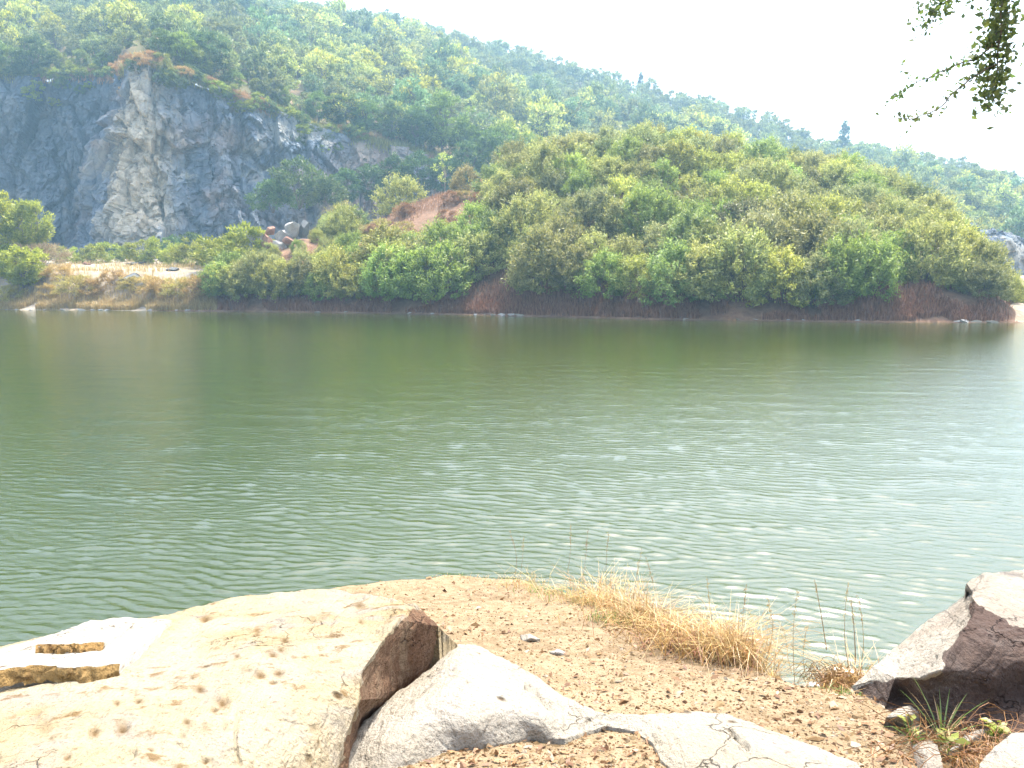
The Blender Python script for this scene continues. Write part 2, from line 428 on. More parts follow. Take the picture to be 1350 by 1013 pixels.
# cliff: (base px, base Y, rim px, rim Y, rim pixel row)
CL = [(-420, 176, -420, 186, 104), (-220, 172, -220, 180, 100), (-60, 170, -60, 178, 104), (0, 171, 0, 179, 98), (40, 172, 45, 180, 103), (90, 174, 110, 181, 98), (110, 172, 150, 178, 104),
      (113, 158, 160, 164, 92), (120, 149, 171, 157, 86), (165, 146, 200, 155, 84), (215, 147, 235, 156, 98), (260, 152, 268, 160, 110), (330, 156, 322, 163, 130),
      (400, 160, 388, 168, 160), (450, 163, 440, 172, 176), (520, 168, 520, 178, 194), (600, 174, 600, 184, 216), (700, 182, 700, 190, 252), (800, 190, 800, 196, 285)]
RIM = np.array([P(c[2], c[4], c[3]) for c in CL])
RIM_U = RIM[:, 0] / RIM[:, 1]
HB_U = np.concatenate([RIM_U, tab([1000, 1350, 1800])]); HB_Y = np.concatenate([RIM[:, 1], [196, 190, 190]]); HB_Z = np.concatenate([RIM[:, 2], [9, 9, 9]])
RD = [(-420, -90, 430), (-200, -62, 430), (0, -45, 430), (200, -18, 430), (400, 18, 430), (560, 47, 430), (700, 93, 420), (830, 122, 410), (960, 160, 400), (1100, 206, 390),
      (1170, 219, 380), (1260, 236, 370), (1350, 260, 360), (1500, 290, 350), (1800, 330, 340)]
RD_P = np.array([P(*r) for r in RD]); RD_U = RD_P[:, 0] / RD_P[:, 1]
def hill_t(u, Y):
    B = np.interp(u, HB_U, HB_Y); Rr = np.interp(u, RD_U, RD_P[:, 1]); return (Y - B) / (Rr - B)
def hill_z(X, Y):
    u = ucomb(X, Y); t = hill_t(u, Y); zb = np.interp(u, HB_U, HB_Z); zr = np.interp(u, RD_U, RD_P[:, 2])
    w = np.clip(4 * t * (1 - t), 0, 1)
    z = zb - .2 + (zr - zb) * np.clip(t, -.05, 1) - np.clip(t - 1, 0, 3) * 60 - 180000 * np.clip(-t, 0, 1) ** 2 + .9 * np.clip(t * 60, 0, 1) * vnoise(np.stack([X * .22, Y * .22, X * 0], 1), 77)
    return z + w * 5 * fbm(np.stack([X * .012, Y * .012, X * 0 + 2], 1), 4, 21) + .8 * fbm(np.stack([X * .09, Y * .09, X * 0], 1), 3, 31) * np.clip(t * 8, 0, 1)

def height_mesh(name, fz, us, ys, mat, label=None, fy=None):
    U, T = np.meshgrid(us, ys); Yv = fy(U, T) if fy else T
    X = (U * Yv).ravel(); Y = Yv.ravel()
    me = mk_mesh(name, np.stack([X, Y, fz(X, Y)], 1), grid_faces(len(us), len(ys)), [mat], True)
    return add(name, me, kind='structure', **({'label': label} if label else {}))

me = mk_mesh('lake_bed', np.array([[-1500, -300, -4], [1500, -300, -4], [1500, 1500, -4], [-1500, 1500, -4.]]), np.array([[0, 1, 2, 3]]), [M['floor_soil']])
add('lake_bed', me, kind='structure', label='flat ground under the whole valley')
height_mesh('quarry_floor', floor_z, np.linspace(-1.0, 1.0, 260), np.linspace(0, 1, 150), M['floor_soil'], 'pale dusty quarry floor and grassy bank on the far shore',
            fy=lambda U, T: shoreY(U) - 6 + T ** 1.6 * 115)
height_mesh('mound', mound_z, np.linspace(MC_U[0] - .01, MC_U[-1] + .01, 320), np.linspace(0, 1, 160), M['mound_soil'], 'rounded mound of reddish soil across the lake under shrubs',
            fy=lambda U, T: shoreY(U) - 5 + T * 90)
height_mesh('hill', hill_z, np.linspace(-1.0, 1.0, 420), np.linspace(0, 1.35, 172), M['hill_soil'], 'high forested hillside rising behind the quarry',
            fy=lambda U, T: np.interp(U, HB_U, HB_Y) + T * (np.interp(U, RD_U, RD_P[:, 1]) - np.interp(U, HB_U, HB_Y)))

# ---- cliff
def build_cliff():
    BX = np.array([uof(c[0], 330) * c[1] for c in CL]); BY = np.array([c[1] for c in CL], float)
    BZ = floor_z(BX, BY) - 2.0
    seg = np.r_[0, np.cumsum(np.hypot(np.diff(RIM[:, 0]), np.diff(RIM[:, 1])))]
    ns, nh = 900, 260
    s = np.linspace(0, seg[-1], ns)
    def I(a): return np.interp(s, seg, a)
    bx, by, bz, tx, ty, tz = I(BX), I(BY), I(BZ), I(RIM[:, 0]), I(RIM[:, 1]), I(RIM[:, 2])
    h = np.linspace(0, 1, nh)[:, None]
    k = h ** 1.15
    X = bx + (tx - bx) * k; Y = by + (ty - by) * k; Z = bz + (tz - bz) * h
    p = np.stack([X, Y, Z], -1)
    du = np.gradient(p, axis=1); dv = np.gradient(p, axis=0)
    n = np.cross(du, dv); n /= np.linalg.norm(n, axis=-1, keepdims=True) + 1e-9
    q = p.reshape(-1, 3)
    w = .4 * np.stack([fbm(q * .1, 3, 41), fbm(q * .1, 3, 45), fbm(q * .1, 3, 49)], 1)
    qq = q + 1.0 * w
    tl = np.stack([qq[:, 0] + .15 * qq[:, 2], qq[:, 1], qq[:, 2] - .25 * qq[:, 0]], 1)
    c1, e1, t1 = facets(tl * np.array([.13, .08, .045]), 5)
    c2, e2, t2 = facets(tl * np.array([.45, .25, .24]) + 9.1, 6)
    c3, e3, t3 = facets(tl * np.array([1.1, .6, .8]) + 3.7, 8)
    D = 3.6 * (c1 - .5) + 4.0 * t1 + 1.5 * (c2 - .5) + 1.7 * t2 + .45 * (c3 - .5) + .45 * t3 - .5 * np.exp(-e1 * 16) - .3 * np.exp(-e2 * 16) + .8 * fbm(q * .05, 3, 51) + .12 * fbm(q * .9, 3, 52)
    fade = np.broadcast_to(np.clip((1 - h) * 6, .42, 1), (nh, ns)).ravel()
    v = q + n.reshape(-1, 3) * (D * fade)[:, None]
    v[:, 2] += .7 * (c2 - .5) * fade
    v = np.concatenate([v, v[-ns:] + np.array([0, 7, -.6])])
    me = mk_mesh('cliff', v, grid_faces(ns, nh + 1), [M['cliff']], False)
    add('cliff', me, kind='structure', label='tall blue grey quarried rock face with a pale jutting buttress')
build_cliff()

# ---- outcrop at the right end, behind the mound
def build_outcrop():
    ns, nh = 260, 90
    pxs = np.linspace(1215, 1560, ns); top = np.interp(pxs, [1215, 1260, 1310, 1350, 1560], [312, 296, 300, 312, 330])
    Yb = np.interp(pxs, [1215, 1310, 1330, 1360, 1560], [128, 122, 124, 130, 140])
    tp = np.array([P(a, b, c + 5) for a, b, c in zip(pxs, top, Yb)])
    bx = np.array([uof(a) * c for a, c in zip(pxs, Yb)]); bz = floor_z(bx, Yb) - 1.5
    h = np.linspace(0, 1, nh)[:, None]
    p = np.stack([bx + (tp[:, 0] - bx) * h, Yb + (tp[:, 1] - Yb) * h ** 1.5, bz + (tp[:, 2] - bz) * h], -1)
    n = np.cross(np.gradient(p, axis=1), np.gradient(p, axis=0)); n /= np.linalg.norm(n, axis=-1, keepdims=True)
    q = p.reshape(-1, 3); c1, e1 = cells(q * .3, 61); c2, e2 = cells(q * .8, 62)
    D = 1.4 * (c1 - .5) + .6 * (c2 - .5) - .4 * np.exp(-e1 * 9) + .8 * fbm(q * .2, 4, 66)
    v = q + n.reshape(-1, 3) * D[:, None]
    f1 = grid_faces(ns, nh)
    # grassy shelf behind the rim
    rim = v.reshape(nh, ns, 3)[-1]; back = rim + np.stack([rim[:, 0] * .25, np.full(ns, 38.), np.full(ns, -1.0)], 1)
    add('rock_outcrop', mk_mesh('rock_outcrop', v, f1, [M['cliff']], False), kind='structure', label='low grey rock outcrop at the right end of the far shore')
    tt = np.linspace(0, 1, 30)[:, None, None]
    g = rim[None] * (1 - tt) + back[None] * tt; g = g.reshape(-1, 3)
    g[:, 2] += .5 * fbm(g * .3, 3, 71) * np.repeat(np.minimum(1, np.linspace(0, 3, 30)), ns)
    add('outcrop_shelf', mk_mesh('outcrop_shelf', g, grid_faces(ns, 30), [M['floor_soil']], True), kind='structure', label='dry grassy shelf on top of the right outcrop')
build_outcrop()

# ---- near bank
COAST_PX = [(-320, 960), (-150, 900), (0, 856), (150, 824), (300, 792), (430, 772), (520, 760), (600, 753), (680, 757), (760, 776), (840, 808), (920, 842), (1000, 876), (1060, 893), (1130, 893), (1210, 880)]
COAST = np.array([V(x, y, 0)[:2] for x, y in COAST_PX])
COAST = np.concatenate([[[-40, 1.5], [-12, 2.2], [-6, 2.6]], COAST, [[2.6, 4.9], [3.6, 5.6], [5.5, 6.6], [9, 7.0], [40, 9]]])
def coast_d(X, Y):
    """Signed distance to the near waterline crest, positive on land."""
    p = np.stack([X, Y], 1); best = np.full(len(p), 1e9)
    for a, b in zip(COAST[:-1], COAST[1:]):
        ab = b - a; t = np.clip(((p - a) @ ab) / (ab @ ab), 0, 1)
        best = np.minimum(best, np.hypot(*(p - a - t[:, None] * ab).T))
    yc = np.interp(X, COAST[:, 0], COAST[:, 1])
    return np.where(Y < yc, best, -best)
def bank_z(X, Y):
    d = coast_d(X, Y)
    base = GP(np.maximum(Y, -1.5)) + .05 * fbm(np.stack([X * .9, Y * .9, X * 0], 1), 4, 81) + .012 * fbm(np.stack([X * 7, Y * 7, X * 0], 1), 4, 85)
    drop = smooth((.12 - d) / 1.0)
    dn = d + .12 * fbm(np.stack([X * 3, Y * 3, X * 0 + 4], 1), 3, 88)
    drop = smooth((.06 - dn) / .9)
    return base * (1 - drop) + (-.6) * drop - .02 * np.clip(.3 - d, 0, .3) / .3
def build_bank():
    xs = np.concatenate([np.linspace(-40, -4.2, 50), np.linspace(-4.15, 4.15, 520), np.linspace(4.2, 40, 50)])
    ys = np.concatenate([np.linspace(-25, 1.4, 40), np.linspace(1.42, 8.4, 440)])
    X, Y = np.meshgrid(xs, ys); X, Y = X.ravel(), Y.ravel()
    me = mk_mesh('bank', np.stack([X, Y, bank_z(X, Y)], 1), grid_faces(len(xs), len(ys)), [M['ground']], True)
    add('bank', me, kind='structure', label='sloping ochre gravel bank in the foreground')
build_bank()

# ---- lake
def build_water():
    rr = [1.5, 2.5, 3.5, 4.2]
    while rr[-1] < 120: rr.append(rr[-1] * 1.0031)
    rr = np.array(rr)
    a = np.concatenate([np.linspace(-1.55, -.68, 40), np.linspace(-.675, .675, 360), np.linspace(.68, 1.55, 40)])
    A, Rr = np.meshgrid(a, rr)
    X = (Rr * np.sin(A)).ravel(); Y = (Rr * np.cos(A)).ravel()
    rng = np.random.default_rng(4)
    z = np.zeros_like(X); r = Rr.ravel()
    wx = X + .22 * vnoise(np.stack([X * .7, Y * .7, X * 0], 1), 3); wy = Y + .22 * vnoise(np.stack([X * .7, Y * .7, X * 0 + 7], 1), 3)
    gust = .85 + .40 * fbm(np.stack([X * .05, Y * .12, X * 0], 1), 3, 12)
    nw = 70
    for i in range(nw + 16):
        lam = .085 * (.50 / .085) ** ((i + rng.random()) / nw) if i < nw else rng.uniform(.6, 1.9)
        th = R(77) + rng.normal(0, .30)
        k = 2 * np.pi / lam
        sl = .040 * math.exp(-(math.log(lam / .145) / .60) ** 2)
        if i >= nw: sl = .0025
        res = r * .0031                                   # sample spacing
        fade = np.clip((lam / res - 2.0) / 2.0, 0, 1)
        z += fade * sl / k * np.sin(k * (wx * math.cos(th) + wy * math.sin(th)) + rng.random() * 6.28)
    z *= gust
    sd = z[r < 12].std(); q = z / sd
    z = sd * (q + .28 * (np.clip(q, -2.5, 2.5) ** 2 - 1))
    me = mk_mesh('lake', np.stack([X, Y, z], 1), grid_faces(len(a), len(rr)), [M['water']], True)
    add('lake', me, kind='structure', label='green rippled quarry lake')
build_water()
print('tris after structure', sum(len(o.data.polygons) * 2 for o in COL.objects if o.type == 'MESH'))

# ================================================================== PLANTS
def leaf_quads(c, d, nrm, L, W):
    """Elongated leaf quads: centres c, directions d, normals nrm."""
    d = d / (np.linalg.norm(d, axis=1, keepdims=True) + 1e-9)
    s = np.cross(d, nrm); s /= np.linalg.norm(s, axis=1, keepdims=True) + 1e-9
    L = np.asarray(L).reshape(-1, 1) / 2; W = np.asarray(W).reshape(-1, 1) / 2
    v = np.stack([c - d * L, c + s * W + d * L * .1, c + d * L, c - s * W + d * L * .1], 1).reshape(-1, 3)
    return v, np.arange(len(v)).reshape(-1, 4)

def make_plant(seed, H, Rad, n_stem=6, n_clump=60, per=90, leaf=(.34, .11), clump=.75, low=.25, flat=.8, lean=(0, 0), leafmat='shrub_leaf', barkmat='bark', trunk=0.0, shape='dome', thick=.05, stretch=0.0):
    """A shrub or tree: (trunk mesh, crown mesh). low: height share where the crown starts; trunk: share of bare single stem."""
    rng = np.random.default_rng(seed)
    acc = Acc(); cr_v, cr_f, nv = [], [], 0
    # clump centres
    cs = []
    lob = [rng.normal(0, 1, 3) for _ in range(5)]
    for _ in range(n_clump):
        az = rng.random() * 2 * np.pi; t = rng.random()
        z = low + (1 - low) * t
        if shape == 'dome': prof = np.sqrt(max(0, 1 - max(0, (t - .22) / .80) ** 2)) * (0.80 + .20 * min(1, t / .22))
        elif shape == 'round': prof = np.sqrt(max(.02, 1 - (2 * t - 1) ** 2)) * 1.02
        elif shape == 'column': prof = (.55 + .45 * np.sin(np.pi * min(1, t * 1.1 + .1))) * (1 - .6 * max(0, t - .75) / .25)
        else: prof = (1 - t) ** .6
        rr = Rad * prof * (1 - .55 * rng.random() ** 2.2)
        bulge = 1 + .16 * math.sin(az * 2 + seed) + .12 * math.sin(az * 3 + 2 * seed)
        cs.append([math.cos(az) * rr * bulge + lean[0] * z * H, math.sin(az) * rr * bulge + lean[1] * z * H, z * H * (.93 + .12 * rng.random() + .05 * math.sin(az * 2 + seed * 3))])
    cs = np.array(cs)
    # stems
    fork = trunk * H
    tops = []
    if trunk > 0:
        n = 5; pts = np.stack([np.linspace(0, lean[0] * fork, n) + rng.normal(0, .02 * H * .3, n) * np.linspace(0, 1, n), np.linspace(0, lean[1] * fork, n) + rng.normal(0, .02 * H * .3, n) * np.linspace(0, 1, n), np.linspace(-.35, fork, n)], 1)
        v, f = tube(pts, np.linspace(thick * 1.3, thick, n), 6); acc.add(v, f); root = pts[-1]
    else: root = np.array([0, 0, -.25])
    for k in range(n_stem):
        az = 2 * np.pi * (k + rng.random() * .7) / n_stem
        rad = Rad * (.25 + .45 * rng.random()); zt = H * (.55 + .3 * rng.random())
        end = np.array([math.cos(az) * rad + lean[0] * zt, math.sin(az) * rad + lean[1] * zt, zt])
        st = root + np.array([math.cos(az), math.sin(az), 0]) * (thick * 1.5 if trunk == 0 else 0)
        tt = np.linspace(0, 1, 5)[:, None]
        mid = st * (1 - tt) + end * tt + np.array([0, 0, 1]) * (np.sin(tt * np.pi) * .05 * H) + rng.normal(0, .03, (5, 3)) * tt * H * .4
        v, f = tube(mid, np.linspace(thick * .75, thick * .25, 5), 5); acc.add(v, f)
        tops.append(mid)
    allp = np.concatenate([t[2:] for t in tops])
    for c in cs[:: max(1, len(cs) // 34)]:
        j = np.argmin(((allp - c) ** 2).sum(1) + (allp[:, 2] > c[2]) * .5)
        a = allp[j]; m_ = (a + c) / 2 + rng.normal(0, .05, 3)
        v, f = tube(np.array([a, m_, c]), np.array([.28, .2, .08]) * thick, 4); acc.add(v, f)
    # leaves
    for c in cs:
        cr = clump * (.65 + .6 * rng.random())
        n = int(per * (.7 + .6 * rng.random()))
        dirv = rng.normal(0, 1, (n, 3)); dirv[:, 2] = dirv[:, 2] * .8 + .25
        dirv /= np.linalg.norm(dirv, axis=1, keepdims=True)
        pos = c + dirv * (cr * rng.random((n, 1)) ** .45) * np.array([1, 1, flat])
        out = c - np.array([lean[0] * c[2], lean[1] * c[2], H * .35]); out = out / (np.linalg.norm(out) + 1e-6)
        if stretch:
            ax = out * .8 + np.array([0, 0, .6]) + rng.normal(0, .25, 3); ax /= np.linalg.norm(ax)
            al = (rng.random((n, 1)) - .35) * cr * 2 * stretch; fan = .35 + .5 * np.clip(al / (cr * stretch) + .5, 0, 1.3)
            pos = c + ax * al + rng.normal(0, .42, (n, 3)) * cr * fan
        ld = dirv * .8 + out * .5 + rng.normal(0, .45, (n, 3)) + np.array([0, 0, .1])
        nr = np.array([0, 0, 1.0]) * .9 + out * .5 + rng.normal(0, .55, (n, 3))
        sc = .6 + .8 * rng.random(n)
        v, f = leaf_quads(pos, ld, nr, leaf[0] * sc, leaf[1] * sc)
        cr_v.append(v); cr_f.append(f + nv); nv += len(v)
    tm = acc.mesh('trunk', [M[barkmat]], True)
    cm = mk_mesh('crown', np.concatenate(cr_v), np.concatenate(cr_f), [M[leafmat]])
    return tm, cm

def plant(name, meshes, loc, scale=1.0, rz=0.0, tint=(1, 1, 1), label='', cat='shrub', group=None, sz=None):
    e = bpy.data.objects.new(name, None); COL.objects.link(e)
    e.empty_display_size = .3
    e.location = loc; e.rotation_euler = (0, 0, rz); e.scale = (scale, scale, scale * (sz or 1))
    e['label'] = label; e['category'] = cat
    if group: e['group'] = group
    for nm, me in zip(('trunk', 'crown'), meshes):
        o = add(nm, me, e); o.color = (*tint, 1)
    return e

ORD = 'first second third fourth fifth sixth seventh eighth ninth tenth eleventh twelfth thirteenth fourteenth fifteenth sixteenth seventeenth eighteenth nineteenth twentieth'.split()
TENS = {2: 'twenty', 3: 'thirty', 4: 'forty', 5: 'fifty', 6: 'sixty', 7: 'seventy', 8: 'eighty', 9: 'ninety'}
def ordinal(n):                                        # n from 1
    if n <= 20: return ORD[n - 1]
    t, o = divmod(n, 10)
    return TENS[t].replace('ty', 'tieth') if o == 0 else TENS[t] + '-' + ORD[o - 1]

# ---- mound shrubs
SHRUBS = [make_plant(100 + i, 5.0, 3.0, 7, 165, 78, (.31, .10), .54, .04, .70, stretch=1.15) for i in range(5)] + \
         [make_plant(120 + i, 4.2, 2.6, 6, 130, 78, (.29, .095), .50, .04, .72, stretch=1.15) for i in range(3)]
TINTS = [('olive', (1.0, 1.0, 1.0)), ('yellow-green', (1.15, 1.14, .8)), ('deep green', (.72, .88, .8)), ('greyish green', (.95, .98, 1.25)), ('fresh green', (.85, 1.08, .7))]
rng = np.random.default_rng(11)
def in_poly(x, y, poly):
    c = False; n = len(poly)
    for i in range(n):
        (x1, y1), (x2, y2) = poly[i], poly[i - 1]
        if (y1 > y) != (y2 > y) and x < (x2 - x1) * (y - y1) / (y2 - y1) + x1: c = not c
    return c
BARE = [[(445, 348), (475, 300), (505, 262), (560, 240), (655, 238), (650, 280), (612, 345), (560, 352)], [(618, 380), (625, 418), (712, 420), (705, 372), (660, 350)], [(1120, 408), (1140, 424), (1300, 426), (1290, 385), (1200, 394)]]
ROWS = [(.05, 'along the waterline'), (.15, 'one tier above the waterline'), (.27, 'in the third mound tier'), (.40, 'in the fourth mound tier'), (.54, 'halfway up the mound'),
        (.66, 'in the sixth mound tier'), (.78, 'high on the mound'), (.90, 'just below the mound crest'), (1.02, 'on the mound crest'), (1.14, 'behind the mound crest')]
shrub_rows = []
for ri, (t, where) in enumerate(ROWS):
    us = MC_U[2] + .005; row = []
    u = us + rng.random() * .02
    while u < MC_U[-1] - .006:
        C, S = np.interp(u, MC_U, MC_Y), shoreY(u)
        tt = t + rng.normal(0, .022)
        Y = S + max(2.0 + .8 * rng.random(), tt * (C - S)); X = u * Y
        wid = 3.1 * (1 if ri < 3 else .9)
        u_next = u + wid * (.75 + .5 * rng.random()) / Y
        if C - S > 9 or ri < 4:
            z = float(mound_z(np.array([X]), np.array([Y]))[0])
            px, py = to_px(X, Y, z)
            if not any(in_poly(px, py, b) for b in BARE) and 272 < px < 1338 and not (335 < px < 412 and py < 332):
                row.append((X, Y, z, float(px), float(py)))
        u = u_next
    shrub_rows.append((where, row))
for ri, (where, row) in enumerate(shrub_rows):
    row.sort(key=lambda a: a[3]); seen = {}
    for X, Y, z, px, py in row:
        ti = int(rng.choice(5, p=[.38, .2, .16, .1, .16]))
        if px < 640 and ri < 3: ti = int(rng.choice([1, 0, 4]))
        nm, tint = TINTS[ti]; k = seen[nm] = seen.get(nm, 0) + 1
        sc = (.76 + .40 * rng.random()) * (1.0 if ri < 3 else .86)
        edge = min(1, (1345 - px) / 190 + .38); sc *= edge
        if px < 500: sc *= .66 if px < 440 else .8
        if 318 < px < 430:
            while sc > .3 and to_px(X, Y, z + 5 * sc)[1] < 336: sc *= .9
        j = 1 + .12 * rng.normal(0, 1)
        plant('shrub', SHRUBS[int(rng.integers(8))], (X, Y, z - .1), sc, rng.random() * 6.28, tuple(c * j for c in tint),
              f'{nm} shrub {where}, {ordinal(k)} of its colour from the left', 'shrub', 'shrubs covering the mound', .9 + .25 * rng.random())
n_shrub = sum(len(r) for _, r in shrub_rows); print('shrubs', n_shrub)

# ---- left shore trees and other single plants
ROUND = make_plant(201, 5.2, 2.35, 7, 110, 120, (.28, .13), .60, .26, .85, leafmat='bright_leaf', trunk=.22, shape='round', thick=.09)
TALL = make_plant(203, 9.5, 3.4, 7, 120, 120, (.34, .14), .85, .12, .95, leafmat='bright_leaf', trunk=.15, shape='dome', thick=.16)
UPRT = make_plant(205, 8.0, 2.0, 6, 70, 120, (.32, .13), .75, .40, 1.0, leafmat='bright_leaf', barkmat='grey_bark', trunk=.35, shape='round', thick=.11)
LOWB = [make_plant(210 + i, 2.4, 1.8, 6, 34, 80, (.28, .10), .5, .10, .7, leafmat='bright_leaf', thick=.03) for i in range(3)]
DRYB = [make_plant(220 + i, 2.2, 1.9, 8, 36, 90, (.40, .045), .55, .06, .7, leafmat='straw_leaf', thick=.025) for i in range(3)]
DARKB = [make_plant(230 + i, 5.0, 4.0, 7, 60, 90, (.42, .17), .95, .14, .75, leafmat='tree_leaf', thick=.07) for i in range(2)]
def gz(X, Y):
    X, Y = np.array([float(X)]), np.array([float(Y)]); return float(max(floor_z(X, Y)[0], mound_z(X, Y)[0]))
def at_col(px, Y): return uof(px) * Y
def single(name, meshes, px, Y, scale, tint, label, cat, group=None, rz=0., z=None, sz=None):
    X = at_col(px, Y); return plant(name, meshes, (X, Y, (gz(X, Y) if z is None else z) - .08), scale, rz, tint, label, cat, group, sz)
single('tree', ROUND, 31, 100.5, 1.05, (1.35, 1.35, 1.0), 'small round yellow-green tree on a thin trunk at the left shore', 'tree', rz=.4)
single('tree', TALL, -8, 106, 1.12, (1.3, 1.3, 1.0), 'tall yellow-green tree cut by the left edge of the picture', 'tree', rz=1.0)
single('tree', UPRT, 43, 107, 1.1, (1.25, 1.3, 1.3), 'upright pale green tree behind the small round tree', 'tree', rz=2.0)
single('shrub', DRYB[0], 52, 106, 1.6, (.9, .95, 1.3), 'greyish half-bare bush under the upright tree on the left shore', 'bush')
single('shrub', LOWB[1], 8, 104, 1.5, (.7, .9, .9), 'dark green bush below the tall tree at the left edge', 'bush')
for i, (px, Y, sc, ti) in enumerate([(75, 128, 1.1, 1.1), (98, 130, 1.0, 1.2), (122, 126, 1.2, .95), (140, 132, 1.3, 1.05), (165, 130, 1.0, .85), (188, 124, 1.4, 1.0), (212, 122, 1.6, .9), (232, 118, 1.2, 1.15), (252, 116, 1.5, 1.0), (276, 112, 1.4, .95)]):
    single('shrub', LOWB[i % 3], px, Y, sc, (ti, ti, ti * .9), f'low yellow-green bush on the quarry floor below the cliff, {ordinal(i + 1)} from the left', 'bush', 'bushes along the quarry floor', rz=i * 1.3)
for i, (px, Y, sc) in enumerate([(6, 99.5, .95), (62, 99.2, .7), (80, 101.5, .95), (98, 98.6, 1.15), (118, 98.4, .9), (150, 99.5, .85), (172, 98.0, .8), (196, 97.2, .9), (214, 96.4, 1.0), (236, 95.6, 1.05), (258, 94.6, 1.1), (276, 94.2, 1.0)]):
    tt = (1.1, 1.0, .8) if i % 3 else (1.0, 1.1, .75)
    single('dry_bush', DRYB[i % 3], px, Y, sc, tt, f'golden dry bush on the left shore bank, {ordinal(i + 1)} from the left', 'bush', 'golden bushes on the left bank', rz=i * 2.1)
single('shrub', LOWB[0], 302, 101, 1.9, (1, 1, .9), 'bright yellow-green bush at the left foot of the mound', 'bush')
single('shrub', LOWB[2], 322, 103, 2.0, (1.05, 1.05, .9), 'bright yellow-green bush left of the red and white rocks', 'bush', rz=2)
single('shrub', SHRUBS[6], 455, 112, .95, (1.1, 1.0, 1.0), 'rounded olive bush at the left end of the dry slope', 'bush')
single('shrub', SHRUBS[3], 530, 117, 1.0, (1.05, 1.0, .9), 'wide olive bush above the dry reddish slope', 'bush', rz=.7)
single('shrub', SHRUBS[5], 615, 118, .8, (1.1, .95, 1.0), 'brownish olive bush behind the dry slope crest', 'bush', rz=1.7)
SNAG = make_plant(241, 6.0, 1.3, 5, 16, 34, (.28, .09), .45, .35, .8, leafmat='shrub_leaf', barkmat='grey_bark', trunk=.45, shape='dome', thick=.07)
single('tree', SNAG, 588, 117, 1.0, (1.2, 1.3, 1.2), 'thin sparse sapling standing above the dry slope', 'tree')
SILV = make_plant(243, 3.4, 2.9, 7, 50, 90, (.34, .12), .65, .2, .6, leafmat='shrub_leaf')
single('shrub', SILV, 1100, 100, 1.0, (1.25, 1.35, 2.2), 'silvery grey flat-topped bush high on the right half of the mound', 'bush')
single('shrub', SILV, 862, 106, .85, (1.2, 1.3, 2.0), 'silvery grey bush near the middle of the mound slope', 'bush', rz=2.)
BIGT = [make_plant(250 + i, 10.5, 4.4, 7, 80, 100, (.5, .2), 1.15, .26, .8, leafmat='tree_leaf', trunk=.22, shape='round', thick=.2) for i in range(3)]
TREE_Q = []
for i, (px, py, Y, sc, tint, lab) in enumerate([
        (395, 300, 150, 1.55, (.8, .95, .9), 'dark green bush mass on the ledge low on the cliff'), (360, 305, 149, 1.0, (.75, .9, .9), 'smaller dark bush left of the cliff ledge bush'),
        (428, 296, 150, .9, (.95, 1.0, .8), 'green bush at the right end of the cliff ledge')]):
    p = P(px, 268 if i != 1 else 275, Y); plant('shrub', DARKB[i % 2], (p[0], Y, p[2] - .6), sc, i * 1.1, tint, lab, 'bush', 'bushes growing on the cliff')
for i, (px, py, Y, sc) in enumerate([(230, 322, 142, .75), (255, 325, 143, .85), (285, 320, 148, .6), (130, 325, 146, .5), (160, 326, 142, .45), (205, 324, 141, .4)]):
    X = uof(px) * Y; plant('shrub', DARKB[i % 2], (X, Y, gz(X, Y) - .3), sc, i * 2., (.8, .95, .85), f'dark bush at the foot of the cliff, {ordinal([4, 5, 6, 1, 2, 3][i])} from the left', 'bush', 'dark bushes at the cliff foot')
